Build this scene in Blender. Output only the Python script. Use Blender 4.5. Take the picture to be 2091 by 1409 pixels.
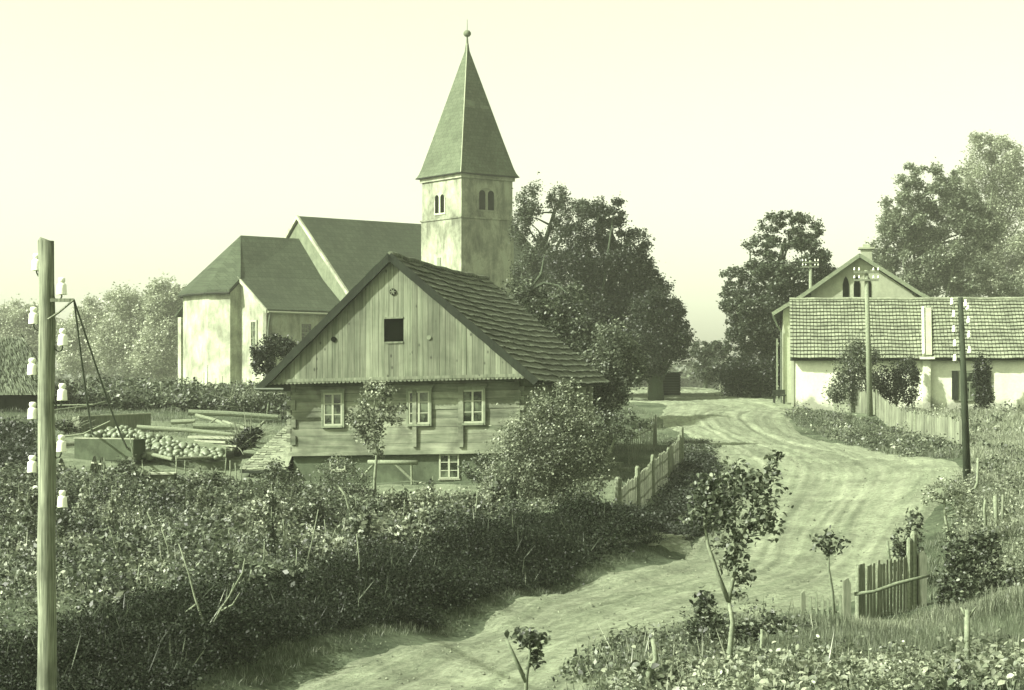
import bpy, math, random
import numpy as np
from mathutils import Vector
random.seed(7)
RNG = np.random.default_rng(11)
S = bpy.context.scene
COL = S.collection
for o in list(bpy.data.objects):
    bpy.data.objects.remove(o)

# ------------------------------------------------------------------ camera, sky, sun
F = 3800.0            # focal length in photo pixels (photo is 2091 wide)
HX, HY, CZ = 1045.5, 790.0, 5.0
cam = bpy.data.cameras.new("camera")
camo = bpy.data.objects.new("camera", cam)
COL.objects.link(camo)
camo.location = (0, 0, CZ)
camo.rotation_euler = (math.radians(90), 0, 0)
cam.sensor_width = 36
cam.lens = 36 * F / 2091
cam.shift_y = (HY - 704.5) / 2091
cam.clip_start = 0.1
cam.clip_end = 6000
S.camera = camo

SUN_AZ = (-0.90, -0.36)
SUN_EL = math.radians(38)
w = bpy.data.worlds.new("World")
S.world = w
w.use_nodes = True
nt = w.node_tree
nt.nodes.clear()
out = nt.nodes.new("ShaderNodeOutputWorld")
bg = nt.nodes.new("ShaderNodeBackground")
sky = nt.nodes.new("ShaderNodeTexSky")
sky.sky_type = 'NISHITA'
sky.sun_disc = False
sky.sun_elevation = SUN_EL
sky.sun_rotation = math.atan2(SUN_AZ[0], SUN_AZ[1])
sky.dust_density = 3
sky.air_density = 1.0
sky.ozone_density = 1
bw = nt.nodes.new("ShaderNodeRGBToBW")
mul = nt.nodes.new("ShaderNodeMix")
mul.data_type = 'RGBA'
mul.blend_type = 'MULTIPLY'
mul.inputs[0].default_value = 1
mul.inputs[7].default_value = (0.95, 1.0, 0.73, 1)
nt.links.new(sky.outputs[0], bw.inputs[0])
nt.links.new(bw.outputs[0], mul.inputs[6])
nt.links.new(mul.outputs[2], bg.inputs[0])
bg.inputs[1].default_value = 0.115
nt.links.new(bg.outputs[0], out.inputs[0])

sun = bpy.data.lights.new("sun", 'SUN')
sun.energy = 4.0
sun.angle = math.radians(0.9)
sun.color = (1.0, 0.99, 0.88)
suno = bpy.data.objects.new("sun", sun)
COL.objects.link(suno)
_d = Vector((SUN_AZ[0], SUN_AZ[1], 0)).normalized() * math.cos(SUN_EL) + Vector((0, 0, math.sin(SUN_EL)))
suno.rotation_euler = _d.to_track_quat('Z', 'Y').to_euler()

S.view_settings.view_transform = 'Standard'
S.view_settings.look = 'None'
S.view_settings.exposure = 1.7
S.view_settings.gamma = 1
S.render.engine = 'CYCLES'
S.cycles.use_denoising = True
S.cycles.max_bounces = 6
S.cycles.diffuse_bounces = 2
S.cycles.glossy_bounces = 2
S.cycles.transmission_bounces = 3
S.cycles.volume_bounces = 2
S.cycles.transparent_max_bounces = 4

# ------------------------------------------------------------------ helpers
def W(px, py, Y):
    return Vector(((px - HX) / F * Y, Y, CZ + (HY - py) / F * Y))

_ctl = []
def cp(px, py, Y): _ctl.append(tuple(W(px, py, Y)))
def cpz(px, py, z):
    Y = (CZ - z) * F / (py - HY)
    _ctl.append(((px - HX) / F * Y, Y, z))
    return _ctl[-1]
# road
for p in [(560, 1400, 0), (900, 1290, .1), (1130, 1205, .35), (1370, 1140, .7)]:
    x, y, z = cpz(*p)
    _ctl.append((x + 1.2, y - 1.0, z))
    _ctl.append((x - .95, y + .8, z + 1.0))
    _ctl.append((x - 2.3, y + 2.0, z + 1.1))
_ctl += [(-6.5, 25, -.1), (-8, 28, .8), (-12, 30, 1.0), (-6.5, 21, .1), (-14, 22, .9), (-3, 22, .1)]
for p in [(1000, 1409, .12), (1300, 1250, .35), (1450, 1180, .55), (1600, 1100, .95), (1600, 1000, 1.6), (1700, 1180, .6),
          (1150, 1409, .35), (1250, 1320, .3), (1450, 1285, .35), (1700, 1409, 1.0), (1400, 1409, .8), (2050, 1409, 1.2),
          (1640, 1262, .25), (1900, 1275, .3), (1860, 1170, .6), (1900, 1100, 1.0), (2080, 1230, .9), (2060, 1080, 1.5),
          (1350, 1105, .85), (1255, 1075, .95), (1330, 1090, .9)]:
    cpz(*p)
for p in [(1450, 860, 85), (1370, 880, 84), (1350, 930, 70), (1390, 962, 64), (1250, 962, 66), (1300, 822, 110), (1400, 801, 125), (1500, 803, 122), (1590, 822, 104),
          (1618, 835, 99), (1700, 880, 85), (1705, 845, 96), (1900, 845, 97), (1775, 850, 88), (1960, 910, 72), (1960, 942, 62), (1975, 985, 56),
          (1800, 935, 68), (2090, 900, 75), (2090, 850, 95), (2080, 960, 60),
          (820, 985, 61.4), (595, 982, 62.5), (1065, 985, 60.5), (700, 1030, 55), (200, 1000, 55.5), (300, 940, 64), (500, 935, 66), (120, 900, 68),
          (300, 830, 85), (100, 830, 85), (550, 830, 85), (300, 792, 110), (450, 789, 125), (0, 790, 130), (400, 1100, 44), (100, 1120, 43), (700, 1100, 45), (1000, 1060, 48), (1170, 1060, 50)]:
    cp(*p)
_ctl += [(4.5, 30.5, .38), (8.5, 30.5, .42), (6, 33.5, .25), (9.5, 34, .32)]
_ctl += [(-30, 140, 5.1), (0, 140, 4.95), (0, 110, 4.5), (30, 140, 4.8), (45, 100, 3.9), (45, 60, 3.0), (30, 40, 1.8), (-30, 60, 3.0), (-30, 30, 1.5), (-30, 100, 5.0),
         (16, 15, 1.0), (0, 12, .8), (-12, 12, .6), (-5.6, 18, .0), (8, 18, 1.1), (3, 165, 4.75), (50, 165, 4.7), (-50, 165, 5.0)]
CT = np.array(_ctl)
_sc = 30.0
def _U(r2):
    return 0.5 * r2 * np.log(r2 + 1e-12)
_n = len(CT)
_A = np.zeros((_n + 3, _n + 3))
_P = CT[:, :2] / _sc
_D2 = ((_P[:, None, :] - _P[None, :, :]) ** 2).sum(2)
_A[:_n, :_n] = _U(_D2) + np.eye(_n) * 2e-4
_A[:_n, _n] = 1
_A[:_n, _n + 1:] = _P
_A[_n, :_n] = 1
_A[_n + 1:, :_n] = _P.T
_wt = np.linalg.solve(_A, np.concatenate([CT[:, 2], np.zeros(3)]))
def hgrid(x, y):
    x = np.asarray(x, float).ravel(); y = np.asarray(y, float).ravel()
    cx = np.clip(x, -45, 50) / _sc; cy = np.clip(y, 12, 165) / _sc
    res = np.empty(len(x))
    for i in range(0, len(x), 20000):
        a, b = cx[i:i + 20000], cy[i:i + 20000]
        d2 = (a[:, None] - _P[None, :, 0]) ** 2 + (b[:, None] - _P[None, :, 1]) ** 2
        res[i:i + 20000] = _U(d2) @ _wt[:_n] + _wt[_n] + _wt[_n + 1] * a + _wt[_n + 2] * b
    far = np.clip((y - 165) / 200, 0, 1)
    res = res * (1 - far) + 3.6 * far
    # small bumps
    res += 0.035 * np.sin(x * 1.9 + 1.3 * np.sin(y * .8)) * np.sin(y * 1.3 + np.sin(x * 1.1)) + .02 * np.sin(x * 4.1 + y * 2.7)
    return res
def gz(x, y): return float(hgrid([x], [y])[0])
def G(px, py):
    """ground point seen in that direction (first crossing)"""
    Ys = np.linspace(14, 200, 900)
    X = (px - HX) / F * Ys
    Z = CZ + (HY - py) / F * Ys
    h = hgrid(X, Ys)
    k = np.argmax(h >= Z)
    if not (h >= Z).any(): k = len(Ys) - 1
    return Vector((X[k], Ys[k], h[k]))
def GY(px, Y):
    x = (px - HX) / F * Y
    return Vector((x, Y, gz(x, Y)))

def link(ob, parent=None):
    COL.objects.link(ob)
    if parent is not None: ob.parent = parent
    return ob
def thing(name, label, cat, loc, group=None):
    o = bpy.data.objects.new(name, None)
    o.empty_display_size = .2
    o.location = loc
    link(o); o['label'] = label; o['category'] = cat
    if group: o['group'] = group
    return o
def tag(o, label, cat, group=None, kind=None):
    o['label'] = label; o['category'] = cat
    if group: o['group'] = group
    if kind: o['kind'] = kind
    return o

class MB:
    def __init__(s): s.v = []; s.f = []
    def add(s, vs, fs):
        b = len(s.v)
        s.v += [tuple(v) for v in vs]
        s.f += [tuple(i + b for i in f) for f in fs]
    def obox(s, c, ax, ay, az, hx, hy, hz):
        c = Vector(c); vs = []
        for k in (-1, 1):
            for j in (-1, 1):
                for i in (-1, 1):
                    vs.append(c + ax * hx * i + ay * hy * j + az * hz * k)
        s.add(vs, [(0, 2, 3, 1), (4, 5, 7, 6), (0, 1, 5, 4), (2, 6, 7, 3), (0, 4, 6, 2), (1, 3, 7, 5)])
    def tube(s, pts, rad, n=7, cap=True):
        pts = [Vector(p) for p in pts]
        if not hasattr(rad, '__len__'): rad = [rad] * len(pts)
        rings = []; up = None
        for i, p in enumerate(pts):
            t = (pts[min(i + 1, len(pts) - 1)] - pts[max(i - 1, 0)]).normalized()
            if up is None: up = Vector((1, 0, 0)) if abs(t.z) > .8 else Vector((0, 0, 1))
            a = t.cross(up)
            if a.length < 1e-4: a = t.cross(Vector((0, 1, 0)))
            a.normalize(); b = t.cross(a); up = -b if False else up
            rings.append([p + (a * math.cos(2 * math.pi * k / n) + b * math.sin(2 * math.pi * k / n)) * rad[i] for k in range(n)])
        vs = [v for r in rings for v in r]; fs = []
        for i in range(len(pts) - 1):
            for k in range(n):
                fs.append((i * n + k, i * n + (k + 1) % n, (i + 1) * n + (k + 1) % n, (i + 1) * n + k))
        if cap:
            fs.append(tuple(range(n - 1, -1, -1))); fs.append(tuple((len(pts) - 1) * n + k for k in range(n)))
        s.add(vs, fs)
    def lathe(s, c, prof, n=12):
        """prof: (radius, z)"""
        c = Vector(c); vs = []; fs = []
        for r, z in prof:
            for k in range(n):
                vs.append(c + Vector((r * math.cos(2 * math.pi * k / n), r * math.sin(2 * math.pi * k / n), z)))
        for i in range(len(prof) - 1):
            for k in range(n):
                fs.append((i * n + k, i * n + (k + 1) % n, (i + 1) * n + (k + 1) % n, (i + 1) * n + k))
        fs.append(tuple(range(n - 1, -1, -1))); fs.append(tuple((len(prof) - 1) * n + k for k in range(n)))
        s.add(vs, fs)
    def poly(s, pts, thick=None):
        """flat polygon, optionally extruded by vector thick"""
        n = len(pts); pts = [Vector(p) for p in pts]
        if thick is None:
            s.add(pts, [tuple(range(n))])
        else:
            t = Vector(thick)
            s.add(pts + [p + t for p in pts], [tuple(range(n)), tuple(range(2 * n - 1, n - 1, -1))] +
                  [(i, i + n, (i + 1) % n + n, (i + 1) % n) for i in range(n)])
    def build(s, name, mat, parent=None, origin=None, smooth=False):
        if origin is None: origin = parent_world(parent) if parent is not None else Vector((0, 0, 0))
        me = bpy.data.meshes.new(name)
        me.from_pydata([(v[0] - origin[0], v[1] - origin[1], v[2] - origin[2]) for v in s.v], [], s.f)
        me.materials.append(mat)
        if smooth: me.polygons.foreach_set("use_smooth", [True] * len(me.polygons))
        me.validate(); me.update()
        import bmesh
        bm = bmesh.new(); bm.from_mesh(me); bmesh.ops.recalc_face_normals(bm, faces=bm.faces); bm.to_mesh(me); bm.free()
        o = bpy.data.objects.new(name, me)
        if parent is None: o.location = origin
        return link(o, parent)
def parent_world(p):
    v = Vector((0, 0, 0))
    while p is not None:
        v = v + Vector(p.location); p = p.parent
    return v

# ------------------------------------------------------------------ materials (everything seen through one green-yellow print tone)
def T(v, k=1.0):
    # neutral value -> tone of the print
    a = min(1.0, max(0, v))
    k2 = min(1.0, v / .25) ** .5
    r = v * (.63 + .235 * k2 + .1 * a); g = v * 1.0; b = v * (.51 + .13 * k2 + .2 * a)
    return (r, g, b, 1)
class N:
    def __init__(s, name):
        s.m = bpy.data.materials.new(name); s.m.use_nodes = True
        s.t = s.m.node_tree; s.b = s.t.nodes['Principled BSDF']; s.o = s.t.nodes['Material Output']
        s.tc = s.t.nodes.new('ShaderNodeTexCoord').outputs['Object']
    def n(s, typ, **k):
        x = s.t.nodes.new(typ)
        for a, v in k.items(): setattr(x, a, v)
        return x
    def l(s, a, b): s.t.links.new(a, b)
    def mapping(s, sc, rot=(0, 0, 0), src=None):
        m = s.n('ShaderNodeMapping'); m.inputs['Scale'].default_value = sc; m.inputs['Rotation'].default_value = rot
        s.l(src or s.tc, m.inputs[0]); return m.outputs[0]
    def noise(s, vec, scale, detail=5, rough=.6, dist=0):
        x = s.n('ShaderNodeTexNoise'); x.inputs['Scale'].default_value = scale; x.inputs['Detail'].default_value = detail
        x.inputs['Roughness'].default_value = rough; x.inputs['Distortion'].default_value = dist
        s.l(vec, x.inputs['Vector']); return x.outputs['Fac']
    def ramp(s, fac, stops):
        r = s.n('ShaderNodeValToRGB'); e = r.color_ramp.elements
        while len(e) < len(stops): e.new(.5)
        for i, (p, c) in enumerate(stops):
            e[i].position = p; e[i].color = c if hasattr(c, '__len__') else (c, c, c, 1)
        s.l(fac, r.inputs[0]); return r.outputs[0]
    def mix(s, fac, a, b, mode='MIX'):
        x = s.n('ShaderNodeMix', data_type='RGBA', blend_type=mode)
        for sock, v in ((x.inputs[0], fac), (x.inputs[6], a), (x.inputs[7], b)):
            if hasattr(v, 'is_linked'): s.l(v, sock)
            else: sock.default_value = v
        return x.outputs[2]
    def mr(s, v, a, b):
        x = s.n('ShaderNodeMapRange'); s.l(v, x.inputs[0]); x.inputs[1].default_value = a; x.inputs[2].default_value = b; return x.outputs[0]
    def island(s):
        return s.n('ShaderNodeNewGeometry').outputs['Random Per Island']
    def bump(s, h, strength=.4, dist=.02):
        b = s.n('ShaderNodeBump'); b.inputs['Strength'].default_value = strength; b.inputs['Distance'].default_value = dist
        s.l(h, b.inputs['Height']); s.l(b.outputs[0], s.b.inputs['Normal'])
    def fin(s, col, rough=.85, spec=.25):
        s.l(col, s.b.inputs['Base Color']); s.b.inputs['Roughness'].default_value = rough
        s.b.inputs['Specular IOR Level'].default_value = spec
        return s.m

def mat_plain(name, v, rough=.8, var=.25, scale=6, spec=.25, isl=0):
    q = N(name)
    f = q.noise(q.tc, scale)
    c = q.ramp(f, [(.25, T(v * (1 - var))), (.75, T(v * (1 + var)))])
    if isl:
        c = q.mix(1.0, c, q.ramp(q.island(), [(0, 1 - isl), (1, 1.0)]), 'MULTIPLY')
    q.bump(q.noise(q.tc, scale * 5), .25, .01)
    return q.fin(c, rough, spec)
def mat_wood(name, v, grain, var=.35, isl=.35, fine=40, stain=.4, knots=False):
    """grain: scale vector for stretched noise"""
    q = N(name)
    isln = q.island()
    cmb = q.n('ShaderNodeCombineXYZ')
    for i in range(3): q.l(isln, cmb.inputs[i])
    add = q.n('ShaderNodeVectorMath', operation='MULTIPLY_ADD')
    q.l(cmb.outputs[0], add.inputs[0]); add.inputs[1].default_value = (37, 23, 51); q.l(q.tc, add.inputs[2])
    g1 = q.noise(q.mapping(grain, src=add.outputs[0]), fine * .1, 6, .65)
    c = q.ramp(g1, [(.3, T(v * (1 - var))), (.7, T(v * (1 + var)))])
    big = q.noise(q.tc, .9, 4, .6, .4)
    c = q.mix(1.0, c, q.ramp(big, [(.35, 1 - stain), (.6, 1.0)]), 'MULTIPLY')
    c = q.mix(1.0, c, q.ramp(isln, [(0, 1 - isl), (1, 1.0)]), 'MULTIPLY')
    if knots:
        vo = q.n('ShaderNodeTexVoronoi'); vo.inputs['Scale'].default_value = 3.2; q.l(q.mapping((1, 1, .6), src=add.outputs[0]), vo.inputs['Vector'])
        c = q.mix(1.0, c, q.ramp(vo.outputs['Distance'], [(.07, .3), (.14, 1.0)]), 'MULTIPLY')
    q.bump(g1, .35, .01)
    return q.fin(c, .85, .2)
def mat_leaf(name, v, var=.5, trans=.3, rough=.5, spec=.45):
    q = N(name)
    c = q.ramp(q.island(), [(0, T(v * (1 - var))), (.7, T(v)), (1, T(v * (1 + var * 1.2)))])
    big = q.noise(q.tc, .6, 3)
    c = q.mix(1.0, c, q.ramp(big, [(.3, .7), (.7, 1.15)]), 'MULTIPLY')
    q.fin(c, rough, spec)
    tr = q.n('ShaderNodeBsdfTranslucent'); q.l(c, tr.inputs[0])
    ms = q.n('ShaderNodeMixShader'); ms.inputs[0].default_value = trans
    q.l(q.b.outputs[0], ms.inputs[1]); q.l(tr.outputs[0], ms.inputs[2]); q.l(ms.outputs[0], q.o.inputs[0])
    return q.m
def mat_plaster(name, v, stain=.5, sc=.5, streak=.5, base=None):
    q = N(name)
    a = q.noise(q.tc, sc, 8, .65, .3)
    st = q.noise(q.mapping((1.2, 1.2, .4)), 1.3, 8, .75, .4)
    fine = q.noise(q.tc, 9, 6, .7)
    c = q.ramp(fine, [(.3, T(v * .88)), (.7, T(v * 1.08))])
    c = q.mix(1.0, c, q.ramp(a, [(.36, 1 - stain), (.58, 1.0)]), 'MULTIPLY')
    c = q.mix(1.0, c, q.ramp(st, [(.33, 1 - streak), (.55, 1.0)]), 'MULTIPLY')
    if base is not None:
        sp_ = q.n('ShaderNodeSeparateXYZ'); q.l(q.tc, sp_.inputs[0])
        ad = q.n('ShaderNodeMath', operation='MULTIPLY_ADD'); q.l(q.noise(q.tc, .55, 8, .7, .5), ad.inputs[0]); ad.inputs[1].default_value = 3.2; q.l(sp_.outputs[2], ad.inputs[2])
        c = q.mix(1.0, c, q.ramp(ad.outputs[0], [(0, .45), (1, 1.0)]) if False else q.ramp(q.mr(ad.outputs[0], base, base + .5), [(0, .42), (1, 1.0)]), 'MULTIPLY')
    q.bump(fine, .4, .02)
    return q.fin(c, .95, .1)

def mat_rooftex(name, v, sc_course=6.0, axis=(.79, .61)):
    q = N(name)
    sep = q.n('ShaderNodeSeparateXYZ'); q.l(q.tc, sep.inputs[0])
    m1 = q.n('ShaderNodeMath', operation='MULTIPLY'); q.l(sep.outputs[0], m1.inputs[0]); m1.inputs[1].default_value = axis[0]
    m2 = q.n('ShaderNodeMath', operation='MULTIPLY_ADD'); q.l(sep.outputs[1], m2.inputs[0]); m2.inputs[1].default_value = axis[1]; q.l(m1.outputs[0], m2.inputs[2])
    cb = q.n('ShaderNodeCombineXYZ'); q.l(m2.outputs[0], cb.inputs[0]); q.l(sep.outputs[2], cb.inputs[1])
    br = q.n('ShaderNodeTexBrick'); q.l(cb.outputs[0], br.inputs[0]); br.inputs['Scale'].default_value = sc_course
    br.inputs['Color1'].default_value = T(v * .85); br.inputs['Color2'].default_value = T(v * 1.15); br.inputs['Mortar'].default_value = T(v * .45)
    br.inputs['Mortar Size'].default_value = .03; br.inputs['Brick Width'].default_value = .9; br.inputs['Row Height'].default_value = .9
    big = q.noise(q.tc, .35, 6, .65, .5)
    c = q.mix(1.0, br.outputs[0], q.ramp(big, [(.3, .72), (.65, 1.12)]), 'MULTIPLY')
    fn = q.noise(q.tc, 7, 4)
    c = q.mix(1.0, c, q.ramp(fn, [(.3, .75), (.7, 1.15)]), 'MULTIPLY')
    q.bump(br.outputs['Fac'], .4, -.03)
    return q.fin(c, .9, .15)

M = {}
M['logs'] = mat_wood('weathered_logs', .2, (.5, .5, 5), .5, .22, 10, .55)
M['boards'] = mat_wood('gable_boards', .175, (9, 9, .5), .4, .42, 12, .3, True)
M['darkwood'] = mat_wood('dark_wood', .02, (4, 4, .6), .4, .3)
M['wood'] = mat_wood('grey_wood', .2, (7, 7, .6), .35, .4)
M['palewood'] = mat_wood('pale_wood', .36, (1, 7, 7), .3, .4, 30, .2)
M['bark'] = mat_plain('bark', .13, .9, .45, 14)
M['palebark'] = mat_plain('pale_bark', .16, .9, .4, 18)
M['darkbark'] = mat_plain('dark_bark', .05, .9, .4, 14)
M['frame'] = mat_plain('window_paint', .27, .6, .12, 8)
M['frame_dark'] = mat_plain('window_casing', .15, .8, .3, 8)
M['glass'] = None
q = N('window_glass'); c = q.ramp(q.noise(q.tc, 2.2, 3), [(.42, T(.012)), (.62, T(.11))]); M['glass'] = q.fin(c, .12, .6)
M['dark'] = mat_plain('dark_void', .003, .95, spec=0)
M['tile'] = mat_wood('roof_tiles', .15, (2, 2, 2), .35, .45, 20, .35)
M['tile_pale'] = mat_wood('pale_roof_tiles', .23, (2, 2, 2), .3, .25, 20, .3)
M['shingle_pale'] = mat_wood('pale_shingles', .22, (4, 4, 1), .35, .5, 20, .2)
M['church_wall'] = mat_plaster('church_plaster', .38, .5, .42, .45)
M['tower_wall'] = mat_plaster('tower_plaster', .33, .65, .36, .6)
M['church_roof'] = mat_rooftex('church_roof_tiles', .048, 2.6)
M['spire_roof'] = mat_rooftex('spire_shingles', .1, 3.2, (.4, .9))
M['white_wall'] = mat_plaster('farm_plaster', .62, .12, .5, .12, 1.75)
M['farm_gable'] = mat_plaster('gable_plaster', .3, .22, .5, .18)
M['stone'] = mat_plaster('stone_base', .09, .45, 1.2, .3)
M['concrete'] = mat_plaster('stone_block', .16, .3, 1.5, .3)
M['road_stone'] = mat_plain('road_stone', .18, .9, .5, 3, isl=.6)
M['porcelain'] = mat_plain('porcelain', .82, .2, .04, 3, .6)
M['iron'] = mat_plain('dark_iron', .06, .5, .2, 10, .4)
M['pump'] = mat_plain('pumpkin_skin', .13, .5, .3, 4, .4)
M['pole'] = mat_wood('pole_wood', .2, (12, 12, .4), .7, .1, 40, .5, True)
M['thatch'] = mat_wood('thatch', .12, (12, 12, 1), .45, 0, 20, .3)
M['leaf_far'] = mat_leaf('leaf_far', .075)
M['leaf_painted_haze'] = mat_leaf('leaf_painted_haze', .16, .4)  # flare and haze over distant trees put into the leaf colour
M['leaf_painted_haze2'] = mat_leaf('leaf_painted_haze2', .3, .4)  # stronger flare and haze put into the colour of the farthest leaves
M['leaf_dark'] = mat_leaf('leaf_dark', .03)
M['leaf_mid'] = mat_leaf('leaf_mid', .1, .8)
M['leaf_light'] = mat_leaf('leaf_light', .23, .7)
M['leaf_pale'] = mat_leaf('leaf_pale', .22, .55)
M['leaf_shrub'] = mat_leaf('leaf_shrub', .13, .7)
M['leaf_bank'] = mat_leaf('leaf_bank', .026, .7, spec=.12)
M['grass'] = mat_leaf('grass_blades', .15, .5)
M['straw_grass'] = mat_leaf('straw_grass', .26, .5)
M['picket'] = mat_wood('picket_wood', .24, (7, 7, .6), .35, .4)
M['leaf_pear'] = mat_leaf('leaf_pear', .21, .7)
M['thatch_straw'] = mat_leaf('thatch_straw', .1, .5, .1)
M['straw'] = mat_plain('dry_straw', .4, .8, .3, 8, isl=.5)

# ground material
q = N('garden_ground')
a = q.noise(q.tc, .35, 8, .65, .4); b_ = q.noise(q.tc, 5, 8, .75)
c = q.ramp(a, [(.35, T(.045)), (.5, T(.08)), (.65, T(.13))])
c = q.mix(1.0, c, q.ramp(b_, [(.3, .45), (.7, 1.35)]), 'MULTIPLY')
q.bump(b_, .8, .08); M['ground'] = q.fin(c, .95, .1)
q = N('dirt_road')
uv = q.t.nodes['Texture Coordinate'].outputs['UV']
st = q.noise(q.mapping((1, .045, 1), src=uv), 26, 6, .6, .15)
st2 = q.noise(q.mapping((1, .07, 1), src=uv), 7, 4, .6, .3)
fine = q.noise(q.tc, 7, 10, .85); a = q.noise(q.tc, .5, 8, .75, .6)
c = q.ramp(st, [(.3, T(.15)), (.5, T(.19)), (.7, T(.225))])
c = q.mix(1.0, c, q.ramp(st2, [(.36, .8), (.55, 1.05)]), 'MULTIPLY')
c = q.mix(1.0, c, q.ramp(a, [(.34, .68), (.6, 1.08)]), 'MULTIPLY')
c = q.mix(1.0, c, q.ramp(fine, [(.38, .55), (.62, 1.3)]), 'MULTIPLY')
q.bump(q.mix(.35, fine, st), 1.0, .06); M['road'] = q.fin(c, .95, .1)
q = N('yard_dirt')
a = q.noise(q.tc, 1.2, 8, .7, .4); b_ = q.noise(q.tc, 9, 8, .75)
c = q.ramp(a, [(.35, T(.08)), (.6, T(.17))]); c = q.mix(1.0, c, q.ramp(b_, [(.3, .6), (.7, 1.25)]), 'MULTIPLY')
q.bump(b_, .8, .05); M['yard'] = q.fin(c, .95, .1)

# ------------------------------------------------------------------ terrain
def mesh_grid(name, X, Y, Z, mat, uv=None):
    ny, nx = X.shape
    vs = np.stack([X.ravel(), Y.ravel(), Z.ravel()], 1)
    i = np.arange(ny * nx).reshape(ny, nx)
    fs = np.stack([i[:-1, :-1].ravel(), i[:-1, 1:].ravel(), i[1:, 1:].ravel(), i[1:, :-1].ravel()], 1)
    me = bpy.data.meshes.new(name)
    me.vertices.add(len(vs)); me.vertices.foreach_set('co', vs.ravel())
    me.loops.add(fs.size); me.loops.foreach_set('vertex_index', fs.ravel().astype(np.int32))
    me.polygons.add(len(fs)); me.polygons.foreach_set('loop_start', np.arange(0, fs.size, 4, dtype=np.int32))
    me.polygons.foreach_set('use_smooth', np.ones(len(fs), bool))
    me.update(); me.validate()
    if uv is not None:
        l = me.uv_layers.new(name='UVMap')
        l.data.foreach_set('uv', uv.reshape(-1, 2)[fs.ravel()].ravel())
    me.materials.append(mat)
    o = bpy.data.objects.new(name, me); link(o); return o
def axis(lo, hi, step, far, grow=1.25):
    a = list(np.arange(lo, hi, step)); s_ = step
    while a[-1] < far[1]: s_ *= grow; a.append(a[-1] + s_)
    s_ = step; b = []
    x = lo
    while x > far[0]: s_ *= grow; x -= s_; b.append(x)
    return np.array(b[::-1] + a)
xs = axis(-32, 36, .4, (-380, 380)); ys = axis(14, 135, .4, (-30, 480))
XX, YY = np.meshgrid(xs, ys)
ZZ = hgrid(XX, YY).reshape(XX.shape)
o = mesh_grid('ground', XX, YY, ZZ, M['ground']); o['kind'] = 'structure'

def strip(name, pairs, mat, off, nu=40, seg=.5, jag=.1):
    """sheet over the terrain between two ground lines given as world pairs"""
    Ls = np.array([[p[0][0], p[0][1]] for p in pairs]); Rs = np.array([[p[1][0], p[1][1]] for p in pairs])
    C = (Ls + Rs) / 2
    d = np.concatenate([[0], np.cumsum(np.linalg.norm(np.diff(C, axis=0), axis=1))])
    t = np.arange(0, d[-1], seg)
    def sp(A):
        k = np.interp(t, d, np.arange(len(d)))
        i = np.clip(k.astype(int), 0, len(d) - 2); u = (k - i)[:, None]
        a0 = A[np.clip(i - 1, 0, None)]; a1 = A[i]; a2 = A[i + 1]; a3 = A[np.clip(i + 2, None, len(A) - 1)]
        return .5 * ((2 * a1) + (a2 - a0) * u + (2 * a0 - 5 * a1 + 4 * a2 - a3) * u ** 2 + (3 * a1 - a0 - 3 * a2 + a3) * u ** 3)
    l, r = sp(Ls), sp(Rs)
    u = np.linspace(0, 1, nu)[None, :]
    n1 = jag * (np.sin(t * .9) + np.sin(t * 3.1 + 2) * .5 + .5 * np.sin(t * 7.3 + 1))[:, None]
    wdt = np.linalg.norm(r - l, axis=1)[:, None]
    uu = u + (1 - u) ** 4 * n1 / wdt + u ** 4 * (-n1[::-1]) / wdt
    X = l[:, :1] * (1 - uu) + r[:, :1] * uu; Y = l[:, 1:] * (1 - uu) + r[:, 1:] * uu
    ed = np.minimum(1, np.minimum(uu, 1 - uu) * wdt / .55)
    Z = hgrid(X, Y).reshape(X.shape) + np.where(ed < 1, (off + .05) * ed - .05, off)
    if name == 'road':
        um = uu * wdt
        for fr_, dp in ((.22, .02), (.36, .03), (.5, .02), (.64, .03), (.8, .02)):
            cen = wdt * (fr_ + .03 * np.sin(t * .23 + fr_ * 20)[:, None]); Z = Z - dp * np.exp(-((um - cen) / .13) ** 2) * ed + dp * .6 * np.exp(-((um - cen - .3) / .12) ** 2) * ed
        Z = Z + .012 * np.sin(um * 9 + t[:, None] * 5) * np.sin(um * 5 - t[:, None] * 7)
    uv = np.stack([uu * 12 , np.repeat(t[:, None], nu, 1)], 2) / 12
    o = mesh_grid(name, X, Y, Z, mat, uv); o['kind'] = 'structure'; return o
g2 = lambda a: tuple(G(*a))[:2]
road_pairs = [((-8.0, 17), (4.0, 14)), ((-7.2, 24), (1.0, 19)), (g2((430, 1408)), (1.4, 24.5)), (g2((840, 1312)), g2((1300, 1325))), (g2((1130, 1212)), g2((1600, 1262))),
              (g2((1370, 1142)), g2((1830, 1200))), (g2((1425, 1060)), g2((1900, 1075))), (g2((1450, 985)), g2((1975, 990))), (g2((1450, 935)), g2((1960, 944))),
              (g2((1400, 895)), g2((1720, 908))), (g2((1340, 860)), g2((1625, 862))), ((8.0, 100), (16.5, 96)), ((6.5, 112), (16.0, 106)), ((6.6, 128), (14.5, 118)), ((8, 160), (14.5, 150)), ((9, 200), (14, 190))]
strip('road', road_pairs, M['road'], .06, 130, .25)
strip('footpath', [(g2((1190, 1090)), g2((1190, 1135))), (g2((1260, 1085)), g2((1250, 1122))), (g2((1310, 1088)), g2((1330, 1120))), (g2((1400, 1100)), g2((1420, 1140)))], M['road'], .045, 8, .3, .1)
strip('yard', [((-17.5, 66), (-17.5, 58.5)), ((-15.5, 76), (-14.5, 58.5)), ((-12, 78), (-11, 59)), ((-9, 77), (-8.5, 59)), ((-7.4, 72), (-7.4, 60))], M['yard'], .03, 30, .4, .3)
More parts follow.
